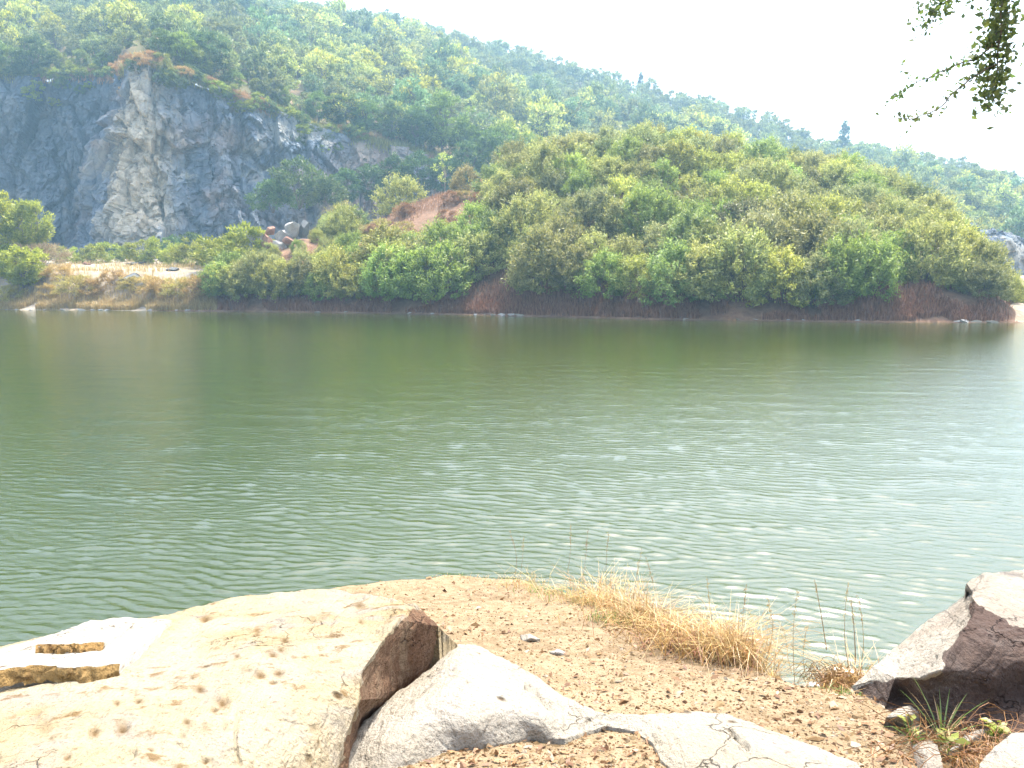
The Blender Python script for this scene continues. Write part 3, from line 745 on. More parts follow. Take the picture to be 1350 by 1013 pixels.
for i, (px, Y, sc, k, tint, lab) in enumerate([
        (-10, 180, .8, 0, (1.4, 1.4, 1.0), 'yellow-green tree on the cliff rim at the left edge'), (22, 181, .55, 1, (1.5, 1.45, 1.0), 'small bright tree on the cliff rim near the left edge'),
        (50, 180.5, .8, 2, (.7, .8, .8), 'dark rounded tree on the left cliff rim'), (78, 183, .5, 0, (1.5, 1.3, 1.0), 'small olive tree right of the dark tree on the rim'),
        (112, 184, .45, 1, (1.5, 1.4, 1.1), 'low pale tree on the rim left of the buttress'), (140, 183, .45, 2, (1.4, 1.35, 1.1), 'low pale tree beside the buttress notch'),
        (218, 161, .62, 1, (1.0, 1.1, .9), 'dark tree just right of the buttress top'), (244, 162, .66, 0, (1.8, 1.65, .9), 'bright yellow-green tree on the rim right of the buttress'),
        (268, 164, .62, 2, (1.7, 1.6, .95), 'second bright tree on the rim right of the buttress'), (280, 167, .85, 1, (.8, .9, .9), 'tall narrow dark tree on the rim right of the bright pair'),
        (310, 168, .42, 0, (1.6, 1.5, .9), 'small bright tree where the rim begins to fall'), (342, 171, .40, 1, (1.7, 1.5, .9), 'small yellowish tree halfway down the falling rim'),
        (372, 174, .42, 2, (1.5, 1.5, .9), 'small tree low on the falling rim'), (420, 176, .62, 0, (1.1, 1.2, .9), 'green tree at the foot of the falling rim'),
        (450, 176, .72, 1, (1.0, 1.1, .9), 'dense green tree on the rim above the right cliff shoulder'), (482, 178, .70, 2, (1.2, 1.3, .9), 'pale green tree on the rim of the right cliff shoulder'),
        (515, 180, .80, 0, (.9, 1.0, .9), 'dark green tree on the rim before the tall pale one'), (548, 183, .85, 1, (.8, .95, .9), 'dark tree left of the tall pale tree'),
        (582, 186, 1.25, 2, (1.5, 1.5, 1.1), 'tall pale green tree standing above the rim trees'), (612, 186, .85, 0, (1.1, 1.2, .9), 'round tree right of the tall pale tree'),
        (640, 186, 1.0, 1, (1.2, 1.3, .9), 'broad green tree left of the mound crest'), (668, 188, 1.15, 2, (1.4, 1.4, .9), 'bright broad tree behind the left mound crest'),
        (698, 189, 1.35, 0, (1.6, 1.6, .9), 'large bright green tree rising behind the mound crest'), (728, 190, 1.3, 1, (1.2, 1.25, .9), 'large green tree right of the bright one behind the mound'),
        (760, 192, 1.3, 2, (1.4, 1.45, 1.1), 'pale broad tree behind the mound where the crest rises'), (795, 193, 1.15, 0, (1.5, 1.5, 1.0), 'pale tree half hidden by the mound crest')]):
    X = uof(px, 150) * Y; z = float(hill_z(np.array([X]), np.array([float(Y)]))[0])
    plant('tree', BIGT[k], (X, Y, z - .3), sc, i * 1.7, tint, lab, 'tree', 'trees along the cliff rim')
# dark trees in front of the right half of the cliff
for i, (px, Y, sc, k, tint) in enumerate([(455, 158, .7, 0, (.7, .9, .95)), (490, 160, .75, 1, (.65, .85, .95)), (520, 162, .8, 2, (.6, .8, .9)), (552, 164, .85, 0, (.6, .8, .95)), (585, 166, .8, 1, (.6, .8, .9)), (618, 168, .9, 2, (.7, .9, .9)), (650, 170, 1.0, 0, (.8, .95, .9)), (680, 172, .95, 1, (.9, 1.05, .9))]):
    p = P(px, [262, 258, 250, 250, 248, 240, 236, 232][i], Y)
    plant('tree', BIGT[k], (p[0], Y, p[2] - 2.5), sc, i * .9, tint, f'dark shaded tree against the right half of the cliff, {ordinal(i + 1)} from the left', 'tree', 'shaded trees against the cliff')

# low growth along the rim
rng = np.random.default_rng(33)
for i, px in enumerate(np.arange(-20, 480, 6.0)):
    Yr = float(np.interp(uof(px, 120), RIM_U, RIM[:, 1])) + rng.uniform(-1.4, 1.2); X = uof(px, 120) * Yr; z = float(hill_z(np.array([X]), np.array([Yr]))[0])
    dry = rng.random() < (.7 if 150 < px < 212 else .14)
    me = DRYB[i % 3] if dry else (LOWB[i % 3] if rng.random() < .5 else DARKB[i % 2])
    sc = (.7 + .6 * rng.random()) * (.42 if me in DARKB else .9)
    plant('dry_bush' if dry else 'shrub', me, (X, Yr, z - .25), sc, rng.random() * 6.28, (1.0, .8, .75) if dry else (.9, .95, .9),
          f"{'brown dry' if dry else 'low green'} bush on the very edge of the cliff rim, {ordinal(i + 1)} from the left", 'bush', 'bushes on the edge of the cliff rim')
BR = []
while len(BR) < 22:
    px, py = rng.uniform(450, 650), rng.uniform(240, 330)
    if not in_poly(px, py, [(440, 335), (475, 300), (505, 258), (560, 240), (660, 236), (640, 275), (605, 335), (560, 340)]): continue
    for Y in np.arange(92, 118, .25):
        X = uof(px) * Y; z = gz(X, Y); q = to_px(X, Y, z)[1]
        if q < py: BR.append((px, X, Y, z)); break
BR.sort()
for i, (px, X, Y, z) in enumerate(BR):
    plant('dry_bush', DRYB[i % 3], (X, Y, z - .1), .35 + .45 * rng.random(), i * 1.9, (.75, .55, .6) if i % 3 else (.9, .95, .8), f'small brown dry bush on the bare reddish slope, {ordinal(i + 1)} from the left', 'bush', 'dry brush on the bare slope')

# ---- forest on the hill
HT = [make_plant(300 + i, 9.0, 3.9 + .3 * (i % 3), 5, 44, 46, (.75, .34), 1.25, .2, .8, leafmat='hill_leaf', trunk=.2, shape=('round', 'dome', 'round', 'dome', 'round')[i], thick=.18) for i in range(5)]
COLT = make_plant(310, 15, 2.0, 5, 46, 46, (.75, .34), 1.15, .08, 1.0, leafmat='tree_leaf', trunk=.1, shape='column', thick=.2)
SIL_X = [270, 330, 440, 520, 600, 640, 720, 760, 850, 960, 1050, 1150, 1200, 1250, 1310, 1340]; SIL_Y = [330, 300, 270, 235, 215, 215, 185, 178, 165, 180, 190, 205, 240, 285, 320, 360]
def joined(meshes):                                    # trunk and crown as one mesh for trees too small to show their parts
    a, b = meshes; bm = bmesh.new(); bm.from_mesh(a); n0 = len(bm.faces); bm.from_mesh(b); bm.faces.ensure_lookup_table()
    for f in bm.faces[n0:]: f.material_index = 1
    me = bpy.data.meshes.new('tree'); bm.to_mesh(me); bm.free(); me.materials.append(a.materials[0]); me.materials.append(b.materials[0]); return me
HTJ = [joined(t) for t in HT]; COLJ = joined(COLT)
rng = np.random.default_rng(5)
gx, gy = np.meshgrid(np.arange(-330, 345, 6.4), np.arange(152, 445, 6.4))
X = gx.ravel() + rng.uniform(-2.6, 2.6, gx.size); Y = gy.ravel() + rng.uniform(-2.6, 2.6, gx.size)
u = X / Y; t = hill_t(u, Y); Z = hill_z(X, Y)
sz = np.exp(rng.normal(0, .33, len(X))).clip(.5, 1.6) * .88 * (1 + .25 * vnoise(np.stack([X * .02, Y * .02, X * 0], 1), 5)) * np.clip(.72 + .35 * (Y - 170) / 150, .6, 1.05) * np.interp(t, [.45, .9], [1, .68])
tx, ty = to_px(X, Y, Z + 9 * sz); _, by = to_px(X, Y, Z)
sil = np.interp(tx, SIL_X, SIL_Y, left=900, right=900)
ok = (t > .012) & (t < 1.03) & (tx > -70) & (tx < 1430) & (by > -60) & (ty < sil + 2)
near_rim = (t < .03) & (tx > 140) & (tx < 205); ok &= ~near_rim
idx = np.where(ok)[0]; app = sz[idx] / Y[idx]; idx = idx[np.argsort(-app)]
main, rest = idx[:290], idx[290:]
print('hill trees', len(idx))
ZONES = [(-200, 140, 'on the hillside above the shaded left cliff'), (140, 300, 'on the hillside above the cliff buttress'), (300, 460, 'on the hillside above the falling cliff rim'),
         (460, 640, 'on the hillside left of the mound crest'), (640, 900, 'on the hill behind the high mound crest'), (900, 1150, 'on the hill behind the right mound half'), (1150, 1600, 'on the hillside at the right edge')]
HTINT = [('mid-green', (1, 1, 1)), ('pale green', (1.7, 1.6, 1.2)), ('dark green', (.62, .75, .85)), ('yellowish', (1.9, 1.7, .8)), ('bluish green', (.8, 1.05, 1.3))]
cnt = {}
for i in main[np.argsort(tx[main])]:
    zone = next((w for a, b, w in ZONES if a <= tx[i] < b), ZONES[-1][2]); nm, tint = HTINT[int(rng.choice(5, p=[.3, .25, .2, .13, .12]))]
    k = cnt[(zone, nm)] = cnt.get((zone, nm), 0) + 1
    o = add('tree', HTJ[int(rng.integers(5))], None, label=f'{nm} tree {zone}, {ordinal(k)} such from left', category='tree', group='trees on the hillside')
    o.location = (X[i], Y[i], Z[i] - .3); o.rotation_euler = (0, 0, rng.random() * 6.28); o.scale = (sz[i], sz[i], sz[i] * rng.uniform(.85, 1.2)); o.color = (*tint, 1)
for px, py, Y_, s, lab in [(1113, 196, 372, 1.25, 'dark columnar tree standing up on the skyline above the mound'), (1337, 232, 360, .7, 'small columnar tree on the skyline at the right edge'), (845, 108, 405, .75, 'narrow tree on the skyline above the mound crest')]:
    p = P(px, py, Y_); o = add('tree', COLJ, None, label=lab, category='tree', group='columnar trees on the skyline')
    zz = float(hill_z(np.array([p[0]]), np.array([float(Y_)]))[0]); o.location = (p[0], Y_, zz - .4); o.scale = (s, s, s); o.color = (.6, .75, .9, 1)
def far_forest():
    pts = mk_mesh('forest', np.stack([X[rest], Y[rest], Z[rest] - .3], 1), [np.zeros((0, 3), int)]) if False else bpy.data.meshes.new('forest')
    n = len(rest); pts.vertices.add(n); pts.vertices.foreach_set('co', np.stack([X[rest], Y[rest], Z[rest] - .3], 1).astype(np.float32).ravel())
    a = pts.attributes.new('sz', 'FLOAT', 'POINT'); a.data.foreach_set('value', sz[rest].astype(np.float32))
    a = pts.attributes.new('rz', 'FLOAT', 'POINT'); a.data.foreach_set('value', (rng.random(n) * 6.28).astype(np.float32))
    a = pts.attributes.new('pick', 'INT', 'POINT'); a.data.foreach_set('value', rng.integers(0, 5, n).astype(np.int32))
    o = add('forest', pts, kind='stuff', label='far mass of trees higher up the hillside')
    ng = bpy.data.node_groups.new('forest', 'GeometryNodeTree')
    ng.interface.new_socket('Geometry', in_out='INPUT', socket_type='NodeSocketGeometry'); ng.interface.new_socket('Geometry', in_out='OUTPUT', socket_type='NodeSocketGeometry')
    N = ng.nodes; L = ng.links
    gi, go = N.new('NodeGroupInput'), N.new('NodeGroupOutput'); join = N.new('GeometryNodeJoinGeometry')
    def attr(nm, ty):
        x = N.new('GeometryNodeInputNamedAttribute'); x.data_type = ty; x.inputs['Name'].default_value = nm; return x.outputs[0]
    comb = N.new('ShaderNodeCombineXYZ'); L.new(attr('rz', 'FLOAT'), comb.inputs[2])
    for k, me in enumerate(HTJ):
        src = bpy.data.objects.new('tree_source', me)
        oi = N.new('GeometryNodeObjectInfo'); oi.inputs['Object'].default_value = src; oi.inputs['As Instance'].default_value = True
        eq = N.new('FunctionNodeCompare'); eq.data_type = 'INT'; eq.operation = 'EQUAL'; L.new(attr('pick', 'INT'), eq.inputs[2]); eq.inputs[3].default_value = k
        ip = N.new('GeometryNodeInstanceOnPoints'); L.new(gi.outputs[0], ip.inputs['Points']); L.new(eq.outputs[0], ip.inputs['Selection'])
        L.new(oi.outputs['Geometry'], ip.inputs['Instance']); L.new(comb.outputs[0], ip.inputs['Rotation']); L.new(attr('sz', 'FLOAT'), ip.inputs['Scale'])
        L.new(ip.outputs[0], join.inputs[0])
    L.new(join.outputs[0], go.inputs[0])
    md = o.modifiers.new('forest', 'NODES'); md.node_group = ng
far_forest()

# ---- dry grass on the far slopes
def blades(base, H, W, rng, lean=.5, bend=.35):
    """Two-segment bent blades; base (n,3)."""
    n = len(base); az = rng.random(n) * 6.28; H = H * (.5 + rng.random(n)); W = W * (.7 + .6 * rng.random(n))
    d = np.stack([np.cos(az), np.sin(az), 0 * az], 1); s = np.stack([-np.sin(az), np.cos(az), 0 * az], 1)
    ln = lean * rng.random(n)
    m = base + d * (ln * H * .35)[:, None] + np.array([0, 0, 1.]) * (H * .6)[:, None]
    t = m + d * (ln * H * .5 + bend * H * rng.random(n))[:, None] + np.array([0, 0, 1.]) * (H * (.45 - .5 * ln * rng.random(n)))[:, None]
    w = W[:, None] / 2
    v = np.stack([base - s * w, base + s * w, m + s * w * .8, m - s * w * .8, t], 1).reshape(-1, 3)
    i = np.arange(n)[:, None] * 5
    return v, i + np.array([[0, 1, 2, 3]]), i + np.array([[3, 2, 4]])
def grass_obj(name, base, H, W, mat, rng, label, **kw):
    v, q, t = blades(base, H, W, rng, **kw)
    return add(name, mk_mesh(name, v, [q, t], [mat]), kind='stuff', label=label)
rng = np.random.default_rng(8)
n = 60000; uu = rng.uniform(uof(-30), uof(1345), n); dd = rng.gamma(1.6, 1.0, n); Yg = shoreY(uu) + .2 + dd; Xg = uu * Yg
zg = np.maximum(floor_z(Xg, Yg), np.where((uu > MC_U[0]), mound_z(Xg, Yg), -9))
patch = (rng.random(n) < (uof(1340) - uu) / .07) & (fbm(np.stack([Xg * .35, Yg * .35, Xg * 0], 1), 3, 14) > -.3)
left = uu < uof(285)
grass_obj('dry_grass', np.stack([Xg, Yg, zg - .05], 1)[patch & ~left], .55, .06, M['red_grass'], rng, 'rusty dry grass along the foot of the mound')
grass_obj('dry_grass', np.stack([Xg, Yg, zg - .05], 1)[patch & left], .7, .05, M['gold_grass'], rng, 'golden dry grass on the left shore bank')
n = 40000; xs_ = rng.uniform(-75, 5, n); ys_ = rng.uniform(90, 122, n); zm = np.maximum(mound_z(xs_, ys_), floor_z(xs_, ys_)); pxx, pyy = to_px(xs_, ys_, zm)
k = np.array([in_poly(a, b, [(310, 370), (340, 318), (420, 310), (490, 258), (560, 236), (680, 236), (640, 275), (600, 315), (560, 345), (420, 370)]) for a, b in zip(pxx, pyy)]) & (fbm(np.stack([xs_ * .3, ys_ * .3, xs_ * 0], 1), 3, 4) > -.1)
grass_obj('dry_grass', np.stack([xs_, ys_, zm - .05], 1)[k], .55, .05, M['red_grass'], rng, 'rusty dry grass on the bare slope left of the mound')
n = 9000; ang = rng.uniform(uof(10), uof(300), n); ys_ = shoreY(ang) + rng.uniform(5, 50, n); xs_ = ang * ys_
k = fbm(np.stack([xs_ * .2, ys_ * .2, xs_ * 0], 1), 3, 44) > .02
grass_obj('dry_grass', np.stack([xs_, ys_, floor_z(xs_, ys_) - .05], 1)[k], .6, .05, M['gold_grass'], rng, 'sparse golden grass on the quarry floor')

n = 22000; ang = rng.uniform(uof(-40, 120), uof(640, 120), n); ys_ = np.interp(ang, RIM_U, RIM[:, 1]) + rng.gamma(1.5, 1.6, n) - .7; xs_ = ang * ys_
k = fbm(np.stack([xs_ * .15, ys_ * .15, xs_ * 0], 1), 3, 47)
bs = np.stack([xs_, ys_, hill_z(xs_, ys_) - .1], 1)
grass_obj('dry_grass', bs[k > .12], 1.0, .10, M['red_grass'], rng, 'reddish dry growth along the cliff rim')
grass_obj('rim_growth', bs[k <= .12], 1.1, .12, M['shrub_leaf'], rng, 'olive low growth along the cliff rim')

# ================================================================== ROCKS
def rock_cage(name, pts, outline, mat, parent=None, levels=5, noise=.02, seed=1, grooves=(), relax=6, pin_edges=(), skirt=.5, hfun=V, chip=.003, inset=.03, regions=(), pits=(), **props):
    """A rock from its visible surface: pts are (photo column, row, height above the bank); outline lists the indices of its rim in order.
    The surface is triangulated inside the rim, closed below with a skirt that runs into the ground, refined and roughened."""
    xy = [Vector((p[0], p[1])) for p in pts]; n = len(outline)
    edges = [(outline[i], outline[(i + 1) % n]) for i in range(n)] + list(pin_edges)
    vo, _, fo, orig, _, _ = geometry.delaunay_2d_cdt(xy, edges, [list(outline)], 1, 1e-4)
    v3 = []
    for i, c in enumerate(vo):
        h = np.mean([pts[j][2] for j in orig[i]]) if orig[i] else .2
        v3.append(hfun(c[0], c[1], h))
    v = np.array(v3); f = np.array([list(t) for t in fo if len(t) == 3])
    nn = np.cross(v[f[:, 1]] - v[f[:, 0]], v[f[:, 2]] - v[f[:, 0]])
    cen = v[f].mean(1); flip = (nn * (np.array([0, 0, CAMZ]) - cen)).sum(1) < 0
    f[flip] = f[flip][:, ::-1]
    back = {b: a for a, bs in enumerate(orig) for b in bs}
    loop = [back[i] for i in outline]
    lv0 = min(2, levels)
    pin = set(loop)
    pe = set()
    for a, b in pin_edges: pe.add((back[a], back[b]))
    px0 = np.array([[c[0], c[1]] for c in vo])
    # carry pixel position and pin weight through the subdivision
    ext = np.concatenate([v, px0], 1)
    flag = np.zeros((len(v), 1)); flag[loop] = 1
    for a, b in pe: flag[a] = 1; flag[b] = 1
    ext = np.concatenate([ext, flag], 1)
    e2, f2 = tri_subdiv(ext, f, lv0)
    e2[:, :3] = laplace(e2[:, :3].copy(), f2, relax, e2[:, 5] > .99)
    e2, f2 = tri_subdiv(e2, f2, levels - lv0)
    v, px, f = e2[:, :3], e2[:, 3:5], f2
    v = laplace(v.copy(), f, 2, e2[:, 5] > .999, .4)
    nr = vnormals(v, f)
    D = noise * fbm(v * 2.6, 5, seed, .58) + noise * .5 * fbm(v * 9, 5, seed + 3, .6)
    cv, ce = cells(v * np.array([7, 7, 9]) + 2.0 * fbm(v * 3, 3, seed + 6)[:, None], seed + 5)
    D += chip * (cv - .5) - chip * .8 * np.exp(-ce * 12)
    for line, dep, wid in grooves:
        g = np.full(len(px), 1e9)
        L = np.array(line, float)
        jit = 3.0 * fbm(np.concatenate([px * .11, px[:, :1] * 0], 1), 2, seed + 8)
        for a, b in zip(L[:-1], L[1:]):
            ab = b - a; t = np.clip(((px - a) @ ab) / (ab @ ab), 0, 1)
            g = np.minimum(g, np.hypot(*(px - a - t[:, None] * ab).T))
        D -= dep * np.exp(-((g + jit * .4) / wid) ** 2)
    stain = np.zeros(len(v))
    for pxx, pyy, rad, dep in pits:
        dd = np.hypot((px[:, 0] - pxx) / 1.35, px[:, 1] - pyy) * (1 + .35 * fbm(np.concatenate([px * .25, px[:, :1] * 0 + pxx], 1), 2, seed + 9))
        D -= .22 * dep * np.exp(-(dd / (.8 * rad)) ** 2); stain = np.maximum(stain, (.45 + .55 * (dep > .017)) * np.exp(-(dd / (.85 * rad)) ** 2))
    v = v + nr * D[:, None]
    # skirt under the rim (edges used once)
    e = np.concatenate([f[:, [0, 1]], f[:, [1, 2]], f[:, [2, 0]]]); key = np.sort(e, 1)
    _, inv, c = np.unique(key, axis=0, return_inverse=True, return_counts=True)
    be = e[c[inv.ravel()] == 1]
    ids = np.unique(be); m = {int(a): i for i, a in enumerate(ids)}
    cxy = v[:, :2].mean(0); low = v[ids].copy()
    low[:, :2] += (low[:, :2] - cxy) / (np.linalg.norm(low[:, :2] - cxy, axis=1, keepdims=True) + 1e-9) * inset
    low[:, 2] -= skirt
    lowi = np.array([[m[int(a)] + len(v), m[int(b)] + len(v)] for a, b in be])
    q = np.stack([be[:, 1], be[:, 0], lowi[:, 0], lowi[:, 1]], 1)
    mi = np.zeros(len(f) + len(q), int); pc = px[f].mean(1)
    wob = pc + 5 * np.stack([fbm(np.concatenate([pc * .09, pc[:, :1] * 0 + k], 1), 3, seed + 40 + k) for k in (0, 5)], 1)
    for k, (poly, _) in enumerate(regions):
        inside = np.zeros(len(pc), bool); pn = len(poly)
        for i in range(pn):
            (x1, y1), (x2, y2) = poly[i], poly[i - 1]
            if y1 != y2: inside ^= ((y1 > wob[:, 1]) != (y2 > wob[:, 1])) & (wob[:, 0] < (x2 - x1) * (wob[:, 1] - y1) / (y2 - y1) + x1)
        mi[:len(f)][inside] = k + 1
    me = mk_mesh(name, np.concatenate([v, low]), [f, q], [mat] + [m for _, m in regions], True, mi)
    if len(pits): me.attributes.new('stain', 'FLOAT', 'POINT').data.foreach_set('value', np.concatenate([stain, np.zeros(len(low))]).astype(np.float32))
    return add(name, me, parent, **props)

# big pale boulder at the left
R1 = [(-150, 900, .22), (0, 850, .22), (130, 822, .24), (240, 806, .25), (330, 785, .25), (440, 776, .28), (515, 788, .35), (548, 798, .37),      # 0-7 far rim
      (578, 826, .26), (602, 850, .12), (570, 882, .04), (520, 917, .02), (476, 958, .0), (460, 1012, -.02), (450, 1075, -.04),                     # 8-14 right rim
      (300, 1100, .22), (100, 1110, .30), (-200, 1110, .30),                                                                                       # 15-17 near rim
      (524, 818, .38), (502, 848, .36), (478, 884, .34), (474, 925, .27), (455, 975, .20), (440, 1040, .13),                                       # 18-23 crest of the dark face
      (420, 830, .37), (330, 850, .34), (200, 880, .30), (60, 940, .30), (200, 970, .36), (320, 930, .37), (390, 900, .38), (400, 960, .31), (330, 1030, .30), (100, 1020, .34), (-80, 1000, .3),
      (535, 855, .22), (505, 895, .15)]
boulder = rock_cage('boulder', R1, list(range(18)), M['limestone'], None, 6, .022, 7,
    [([(480, 790), (450, 812), (438, 835)], .010, 3), ([(425, 855), (405, 885), (372, 930)], .006, 3), ([(322, 940), (312, 985), (308, 1010)], .012, 2.5), ([(150, 1010), (178, 990)], .012, 2.5),
     ([(225, 975), (262, 1005)], .006, 2.5)], 8,
    [(7, 18), (18, 19), (19, 20), (20, 21), (21, 22), (22, 23), (18, 8)],
    pits=[(275, 818, 6, .03), (433, 815, 8, .015), (418, 818, 4, .01), (478, 803, 5, .02), (360, 868, 5, .02), (372, 860, 4, .02), (365, 890, 5, .02), (358, 904, 4, .025), (346, 896, 5, .02), (332, 890, 6, .015), (297, 930, 8, .03), (285, 940, 4, .02),
          (265, 910, 7, .02), (182, 928, 5, .02), (176, 920, 4, .015), (160, 960, 7, .03), (127, 968, 6, .02), (35, 956, 7, .012), (55, 968, 9, .012), (70, 978, 6, .012), (270, 963, 8, .01), (248, 958, 7, .01), (236, 968, 5, .012), (150, 934, 4, .02), (197, 983, 4, .02), (245, 953, 4, .02),
          (380, 848, 4, .02), (300, 962, 6, .01), (320, 870, 3, .02), (262, 1004, 4, .02), (410, 960, 5, .015), (100, 1000, 4, .02), (480, 830, 3, .02), (230, 905, 3, .015), (210, 925, 3, .015), (345, 840, 3, .02)],
    regions=[([(546, 800), (526, 818), (504, 848), (481, 884), (477, 925), (458, 975), (448, 1020), (470, 1020), (482, 955), (525, 915), (575, 880), (640, 850), (580, 820)], M['brown_break_shade'])],
    label='big pale boulder with brown pits and a dark broken side, left foreground', category='boulder')
# raised layered plates on it
def plate(top, front_n, front_h, mat_top, name, seed):
    k = len(top)
    rock_cage(name, top, list(range(k)), mat_top, boulder, 4, .004, seed, (), 1, (), .10, chip=.004, inset=0.0)
PL1 = [(-90, 906, .33), (-40, 893, .335), (20, 881, .34), (60, 879, .34), (100, 882, .34), (128, 880, .345), (157, 877, .345), (176, 862, .335), (205, 838, .31), (226, 817, .285), (150, 814, .28), (60, 838, .29), (-60, 872, .30)]
plate(PL1, 0, 0, M['white_plate'], 'stone_plate', 31)
PL2 = [(49, 852, .345), (95, 850, .348), (138, 848, .348), (160, 836, .325), (178, 820, .298), (120, 818, .298), (82, 832, .32)]
plate(PL2, 0, 0, M['white_plate'], 'stone_plate', 33)
def edge_strip(line, seed, name='broken_edge'):
    n = 90; L = np.array(line, float); s = np.linspace(0, len(L) - 1, n); cx = np.interp(s, range(len(L)), L[:, 0]); y0 = np.interp(s, range(len(L)), L[:, 1]); y1 = np.interp(s, range(len(L)), L[:, 2]); h0 = np.interp(s, range(len(L)), L[:, 3])
    wv = np.stack([cx * .13, cx * 0, cx * 0], 1); y0 = y0 + 1.2 * fbm(wv, 3, seed + 4); y1 = y1 + 4.5 * fbm(wv * 1.3, 3, seed + 5)
    m = 12; out = []
    for j in range(m):
        t = j / (m - 1)
        for i in range(n):
            a = V(cx[i], y0[i], h0[i]); 
            b = P(cx[i], y1[i], a[1] - .02)
            p = a * (1 - t) + b * t; p[1] -= .008 + .004 * math.sin(t * 3.14); p[2] += .004 * (1 - t)
            out.append(p)
    v = np.array(out); D = .010 * fbm(v * 40, 4, seed) + .010 * fbm(v * 14, 3, seed + 2) + .014 * (cells(v * np.array([16, 10, 22]), seed)[0] - .5); v[:, 1] -= D
    add(name, mk_mesh(name, v, grid_faces(n, m)[:, ::-1], [M['ochre_edge']], True), boulder, label='ochre broken front edge of the white stone plate')
edge_strip([(-95, 906, 922, .333), (-40, 892, 912, .338), (20, 880, 902, .343), (60, 878, 896, .343), (100, 881, 901, .343), (120, 880, 904, .347), (140, 878, 898, .347), (159, 876, 891, .347)], 51)
edge_strip([(48, 851, 863, .347), (95, 849, 861, .350), (139, 847, 858, .350)], 55)

# flat pale rock in the middle
R2 = [(604, 850, .10), (632, 852, .10), (664, 866, .08), (702, 892, .06), (742, 919, .04), (792, 941, .03), (850, 944, .03), (920, 938, .03), (962, 943, .03), (1002, 956, .03), (1064, 978, .02), (1132, 1004, .0), (1150, 1040, -.03),
      (1000, 1060, .02), (905, 1030, .0), (872, 1004, .0), (862, 982, .0), (838, 964, .005), (800, 958, .005), (772, 966, .0), (745, 976, .0), (700, 972, .0), (650, 984, .0), (600, 990, .0), (565, 1003, .0), (500, 1030, .0), (452, 1030, .0),
      (458, 990, .04), (478, 955, .06), (520, 916, .08), (568, 882, .09),
      (600, 890, .17), (560, 930, .16), (660, 920, .15), (620, 950, .12), (520, 975, .11), (720, 945, .09), (780, 950, .03), (900, 970, .06), (980, 985, .07), (1060, 1000, .05), (930, 1005, .05), (1000, 1030, .05)]
rock_cage('boulder', R2, list(range(31)), M['pale_stone'], None, 5, .016, 17, [([(694, 908), (708, 914), (716, 925), (728, 936), (733, 945)], .03, 3.2), ([(766, 960), (790, 949), (802, 941)], .010, 2.5), ([(962, 962), (974, 972), (982, 985)], .025, 3.0), ([(575, 945), (600, 935)], .006, 2)], 6, (), .4,
          label='flat smooth pale rock lying in the gravel, middle foreground', category='boulder')
# dark-sided boulder at the right
R3 = [(1122, 904, .02), (1150, 880, .09), (1182, 854, .10), (1214, 824, .17), (1246, 806, .23), (1270, 788, .31), (1274, 768, .42), (1290, 757, .44), (1352, 752, .46), (1430, 756, .43), (1510, 790, .30), (1590, 850, .12),   # 0-9 skyline
      (1640, 920, -.02), (1580, 1000, -.02), (1480, 1005, .0), (1380, 985, .02), (1335, 968, .02), (1290, 966, .0), (1240, 965, .0), (1200, 952, .0), (1166, 936, .0), (1138, 915, .0),            # 10-17 foot
      (1286, 796, .42), (1306, 806, .40), (1344, 824, .37), (1420, 838, .35),                                                              # 18-21 edge of the lit top
      (1278, 818, .38), (1268, 836, .34), (1246, 866, .305), (1240, 884, .28), (1214, 894, .215), (1180, 893, .14), (1150, 896, .07),                     # 22-28 lower edge of the lit slope
      (1300, 845, .34), (1340, 870, .275), (1310, 895, .21), (1275, 885, .235), (1250, 905, .17), (1345, 915, .12), (1430, 900, .20), (1230, 930, .09), (1195, 918, .04), (1310, 935, .07), (1200, 866, .16), (1240, 835, .27), (1310, 778, .44), (1380, 800, .42)]
rock_cage('boulder', R3, list(range(22)), M['red_stone'], None, 5, .014, 27, [([(1225, 876), (1232, 868)], .02, 3), ([(1290, 760), (1276, 783)], .02, 4)], 2,
          [(22, 23), (23, 24), (24, 25), (22, 26), (26, 27), (27, 28), (28, 29), (29, 30), (30, 31), (31, 32), (32, 0)], .6, chip=.006, regions=[([(1284, 794), (1276, 818), (1266, 836), (1244, 866), (1238, 886), (1214, 897), (1180, 896), (1148, 899), (1130, 908), (1160, 945), (1210, 980), (1760, 1010), (1760, 870), (1560, 850), (1420, 840), (1344, 826), (1306, 808)], M['red_break_shade'])],
          label='reddish grey boulder with a deep shaded hollow at the right edge', category='boulder')
rock_cage('boulder', [(1292, 1008, .10), (1310, 985, .12), (1335, 966, .13), (1420, 960, .13), (1450, 1080, .10), (1285, 1080, .05), (1360, 1010, .16)], [0, 1, 2, 3, 4, 5], M['pale_stone'], None, 5, .012, 37, (), 2, (), .4,
          label='grey slab cut off by the bottom right corner', category='boulder')
rock_cage('stone', [(1168, 946, .05), (1184, 934, .075), (1200, 931, .08), (1212, 940, .06), (1208, 962, .0), (1182, 958, .0), (1192, 944, .08)], [0, 1, 2, 3, 4, 5], M['red_stone'], None, 4, .010, 39, (), 1, (), .2,
          label='small angular stone at the foot of the dark right boulder', category='stone')
rock_cage('stone', [(1204, 984, .02), (1222, 974, .035), (1236, 982, .04), (1246, 1022, .0), (1222, 1026, .0), (1224, 990, .045)], [0, 1, 2, 3, 4], M['red_stone'], None, 4, .010, 41, (), 1, (), .2,
          label='pointed flat stone below the weeds at the bottom right', category='stone')
